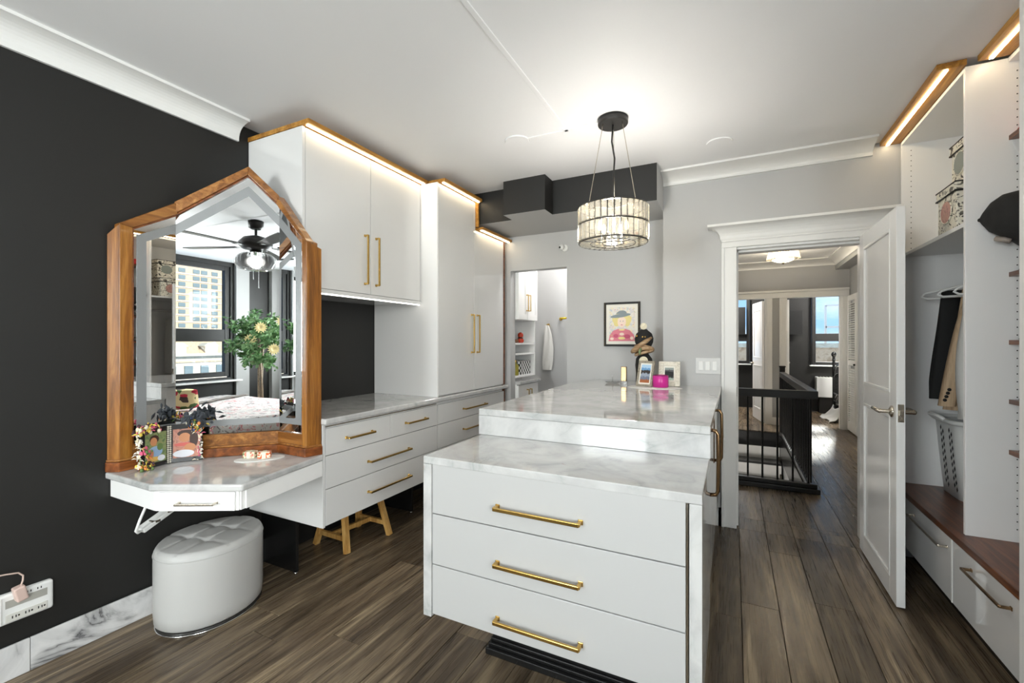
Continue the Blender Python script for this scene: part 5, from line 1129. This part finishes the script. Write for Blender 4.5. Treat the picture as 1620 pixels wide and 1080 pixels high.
# ================================================================== THE OTHER HALF OF THE ROOM (SEEN IN THE MIRROR)
FXc, FYc = -.81, -.66
t = thing('ceiling_fan', 'dark ceiling fan with crystal light seen in the vanity mirror', 'ceiling fan', (FXc, FYc, 2.1))
c0 = (FXc, FYc, 0)
part(t, 'canopy', MB().lathe([(.045, 2.545), (.07, 2.56), (.075, HC-.0)], c0, 24), M['blackmetal'])
part(t, 'downrod', MB().cyl((FXc, FYc, 2.46), (FXc, FYc, 2.56), .014), M['blackmetal'])
part(t, 'motor', MB().lathe([(.06, 2.32), (.13, 2.335), (.165, 2.37), (.165, 2.40), (.12, 2.45), (.04, 2.475)], c0, 36), M['blackmetal'])
part(t, 'light_fitter', MB().lathe([(.10, 2.285), (.06, 2.30), (.06, 2.325)], c0, 24), M['chrome'])
for k in range(5):
    a = R(250.5 + 72*k); e = Vector((math.cos(a), math.sin(a), 0)); s_ = Vector((-math.sin(a), math.cos(a), 0)); up_ = Vector((0, 0, 1))
    q = Vector(c0) + up_*2.352
    iron_ = MB().poly([q + e*.12 + s_*.018, q + e*.12 - s_*.018, q + e*.24 - s_*.04, q + e*.24 + s_*.04], (0, 0, .008)); bl_ = part(t, 'blade_iron', iron_, M['chrome'])
    tl = .10
    def bp(r_, w_): return q + e*r_ + s_*w_ + up_*(w_*tl + .006)
    blade = MB().poly([bp(.20, -.055), bp(.20, .055), bp(.60, .075), bp(.78, .072), bp(.80, .05), bp(.80, -.05), bp(.78, -.072), bp(.60, -.075)], (0, 0, .007))
    part(t, 'blade', blade, M['blackmetal'])
part(t, 'glass_dish', MB().lathe([(.02, 2.10), (.10, 2.104), (.11, 2.112)], c0, 32), M['crystalcool'])
fin = mesh_of('crystal_fin', MB().poly([(.10, 0, 2.112), (.17, 0, 2.126), (.202, 0, 2.18), (.196, 0, 2.24), (.15, 0, 2.28), (.10, 0, 2.285)], (0, .008, 0)), M['crystalcool'])
for k in range(28): piece(t, 'crystal_fin', fin, (FXc, FYc, 0), (0, 0, 2*math.pi*k/28))
part(t, 'bulb', MB().ball((FXc, FYc, 2.2), (.09, .09, .055), 16), M['bulbcool'])
for dx, zz in ((.03, 1.93), (-.03, 2.02)): part(t, 'pull_chain', MB().cyl((FXc+dx, FYc, zz), (FXc+dx, FYc, 2.29), .0018, seg=5).ball((FXc+dx, FYc, zz), .006, 8), M['chrome'])
lamp('fan_lamp', 'POINT', (FXc, FYc, 2.19), 16, (1, .98, .95), size=.06)
# bed with quilt
t = thing('daybed', 'bed with white patterned quilt seen in the vanity mirror', 'bed', (-.5, -1.6, 0))
part(t, 'base', MB().box(-1.28, -2.75, .08, .26, -.55, .28), M['blackmetal']); part(t, 'mattress', MB().box(-1.30, -2.78, .28, .28, -.52, .52), M['knit'], bevel=.05, seg=4)
for x in (-1.24, .22):
    for y in (-2.7, -.6): part(t, 'leg', MB().box(x-.03, y-.03, 0, x+.03, y+.03, .08), M['blackmetal'])
def quiltmat():
    m = mat('floral quilt', srgb(180, 176, 172), .8); t_, p = nodes(m); v = texco(t_, (1, 1, 1), (0, 0, .5)); n = noise(t_, v, 9, 3, .6, 1.5); r = ramp(t_, [(.38, srgb(120, 112, 112)), (.43, srgb(186, 182, 178)), (.56, srgb(186, 182, 178)), (.60, srgb(178, 92, 96)), (.65, srgb(186, 182, 178)), (.70, srgb(90, 86, 90))]); t_.links.new(n.outputs['Fac'], r.inputs['Fac']); t_.links.new(r.outputs[0], p.inputs['Base Color']); return m
M['quilt'] = quiltmat()
def q2(u, v):
    x = -1.36 + 1.70*u; y = -2.82 + 2.36*v; z = .56 + .008*math.sin(x*11 + y*3)*math.sin(y*7); ed = max(0, (x-.26)/.08, (-1.28-x)/.08, (y+.54)/.08)
    return (x, y, z - .30*ed*ed - .02*ed)
part(t, 'quilt', MB().grid(q2, 50, 60), M['quilt'], solid=.012)
b = MB().grid(lambda u, v: (-1.25 + 1.5*u, -2.3 + .16*math.sin(5*u) + .05*v*2, .578 + .012*math.sin(math.pi*v) + .004*math.sin(40*u)), 40, 6); part(t, 'fold_trim', b, mat('grey fringe', srgb(110, 104, 98), .9), solid=.006)
# cushion
t = thing('embroidered_cushion', 'cream cushion with red and green embroidery on the bed in the mirror', 'cushion', (-.98, -1.72, .57))
def cush(s):
    def f(u, v):
        a, c = 2*u-1, 2*v-1; h = .075*max(0, 1-abs(a)**3)**.5*max(0, 1-abs(c)**3)**.5
        L = Vector((a*.17, c*.14, s*h)); Rm = Matrix.Rotation(R(35), 3, 'Z') @ Matrix.Rotation(R(50), 3, 'X'); q = Rm @ L; return (-.98+q.x, -1.72+q.y, .70+q.z)
    return f
M['embroid'] = specks('embroidered cotton', srgb(214, 196, 150), [srgb(216, 198, 150), srgb(180, 40, 60), srgb(216, 198, 150), srgb(70, 100, 50), srgb(216, 198, 150), srgb(60, 46, 40)], 16)
b = MB().grid(cush(1), 14, 14); b.grid(lambda u, v: cush(-1)(1-u, v), 14, 14); part(t, 'cover', b, M['embroid'])
# potted tree with silk leaves
TX, TY = .62, -2.62
t = thing('potted_ficus', 'artificial ficus tree with cream flowers in a black pot, seen in the mirror', 'tree', (TX, TY, 0))
part(t, 'pot', MB().lathe([(.11, 0), (.15, .02), (.17, .28), (.175, .30), (.15, .30), (.14, .27)], (TX, TY, 0), 24), M['black'])
part(t, 'soil', MB().cyl((TX, TY, .20), (TX, TY, .272), .138, seg=20), mat('bark mulch', srgb(70, 52, 38), .9))
bark = mottled('mottled bark', srgb(90, 74, 58), srgb(140, 122, 100), srgb(60, 48, 38), 40)
for ph in (0, 2.1, 4.2): part(t, 'trunk', MB().tube([(TX + .028*math.cos(ph + z*2.2), TY + .028*math.sin(ph + z*2.2), z) for z in [.26 + .1*k for k in range(15)]], .016, 8), bark)
rg = random.Random(12); br = MB(); tips = []
for k in range(46):
    z0 = rg.uniform(1.0, 1.65); a = rg.uniform(0, 2*math.pi); L = rg.uniform(.25, .52)*(1.1 - .35*abs(z0-1.3)); el = rg.uniform(-.15, .75)
    p = Vector((TX, TY, z0)); d_ = Vector((math.cos(a)*math.cos(el), math.sin(a)*math.cos(el), math.sin(el))); p2 = p + d_*L*.6; p3 = p + d_*L + Vector((0, 0, -.12*L))
    br.tube([p, p2, p3], [.006, .004, .002], 5); tips += [p.lerp(p2, s_) for s_ in (.55, .8, 1)] + [p2.lerp(p3, s_) for s_ in (.35, .6, .8, 1)]
part(t, 'branches', br, bark)
lg = [MB(), MB()]
for p in tips:
    for i in range(6):
        d_ = Vector((rg.gauss(0, 1), rg.gauss(0, 1), rg.gauss(-.35, .8))).normalized(); s_ = d_.orthogonal().normalized(); nrm = d_.cross(s_); L = rg.uniform(.055, .085); w_ = L*.30; q = p + Vector((rg.gauss(0, .03), rg.gauss(0, .03), rg.gauss(0, .03)))
        lg[i % 2].add([q, q + d_*L*.45 + s_*w_ + nrm*.006, q + d_*L, q + d_*L*.45 - s_*w_ + nrm*.006, q + d_*L*.5 - nrm*.004], [(0, 1, 4), (1, 2, 4), (2, 3, 4), (3, 0, 4)], 0, True)
part(t, 'leaves', lg[0], mat('silk leaf', srgb(70, 110, 62), .45), kind='stuff'); part(t, 'leaves', lg[1], mat('pale silk leaf', srgb(120, 156, 106), .45), kind='stuff')
pet = mat('cream petal', srgb(238, 222, 168), .6)
for (dx, dy, z) in ((-.18, .26, 1.56), (.10, .36, 1.66), (.24, .30, 1.36), (-.04, .36, 1.24), (-.26, .14, 1.38)):
    c = Vector((TX+dx, TY+dy, z)); nrm = Vector((-.55, .8, .1)).normalized(); a_ = nrm.orthogonal().normalized(); b_ = nrm.cross(a_); g = MB()
    for ringi, (n_, L) in enumerate(((14, .095), (10, .06))):
        for k in range(n_):
            th = 2*math.pi*k/n_ + ringi*.3; d_ = (a_*math.cos(th) + b_*math.sin(th) + nrm*(.25 + .5*ringi)).normalized(); s_ = d_.cross(nrm).normalized()
            g.add([c, c + d_*L*.6 + s_*.015, c + d_*L, c + d_*L*.6 - s_*.015], [(0, 1, 2, 3)], 0)
    part(t, 'flower', g, pet)
# buildings outside the dressing room window
t = thing('apartment_tower', 'tan brick apartment tower outside the window, reflected in the mirror', 'building', (160, -200, -60))
part(t, 'walls', MB().box(40, -230, -60, 280, -200, 120), M['tanbrick'])
wm = mesh_of('window', MB().box(-1.3, -.1, 0, 1.3, .2, 1.7), M['winglass']); bm_ = mesh_of('spandrel_band', MB().box(0, -.1, 0, 130, .25, .5), M['stone'])
for r_ in range(10):
    z = 4.5 + 2.9*r_
    piece(t, 'spandrel_band', bm_, (80, -200, z-.75))
    for c_ in range(16): piece(t, 'window', wm, (100 + 4.4*c_ + (1.2 if c_ % 3 == 2 else 0), -200, z))
t = thing('stone_town_house', 'pale stone building with dormers below the tower, reflected in the mirror', 'building', (80, -110, -40))
part(t, 'walls', MB().box(0, -130, -40, 170, -110, -2.0), M['stone']); part(t, 'cornice', MB().box(-.6, -111, -2.0, 170.6, -108.8, -1.4), M['stone']); part(t, 'string_course', MB().box(-.2, -110.4, -3.5, 170.2, -109.7, -3.2), M['tanbrick'])
part(t, 'roof', MB().poly([(0, -110.6, -1.4), (0, -114, 1.0), (0, -130, 1.0), (0, -130, -1.4)], (170, 0, 0)), M['tanbrick'])
sm = mesh_of('window', MB().box(-.9, -.2, 0, .9, .2, 2.1), M['winglass']); dm = mesh_of('dormer', MB().box(-1.5, -2.6, 0, 1.5, .2, 1.7).poly([(-1.9, .3, 1.7), (1.9, .3, 1.7), (.9, .3, 2.5), (-.9, .3, 2.5)], (0, -2.8, 0)), M['stone'])
for k in range(26): piece(t, 'window', sm, (40 + 3.6*k, -110, -6.4))
for k in range(14): piece(t, 'dormer', dm, (42 + 7.2*k, -110.8, -1.4))
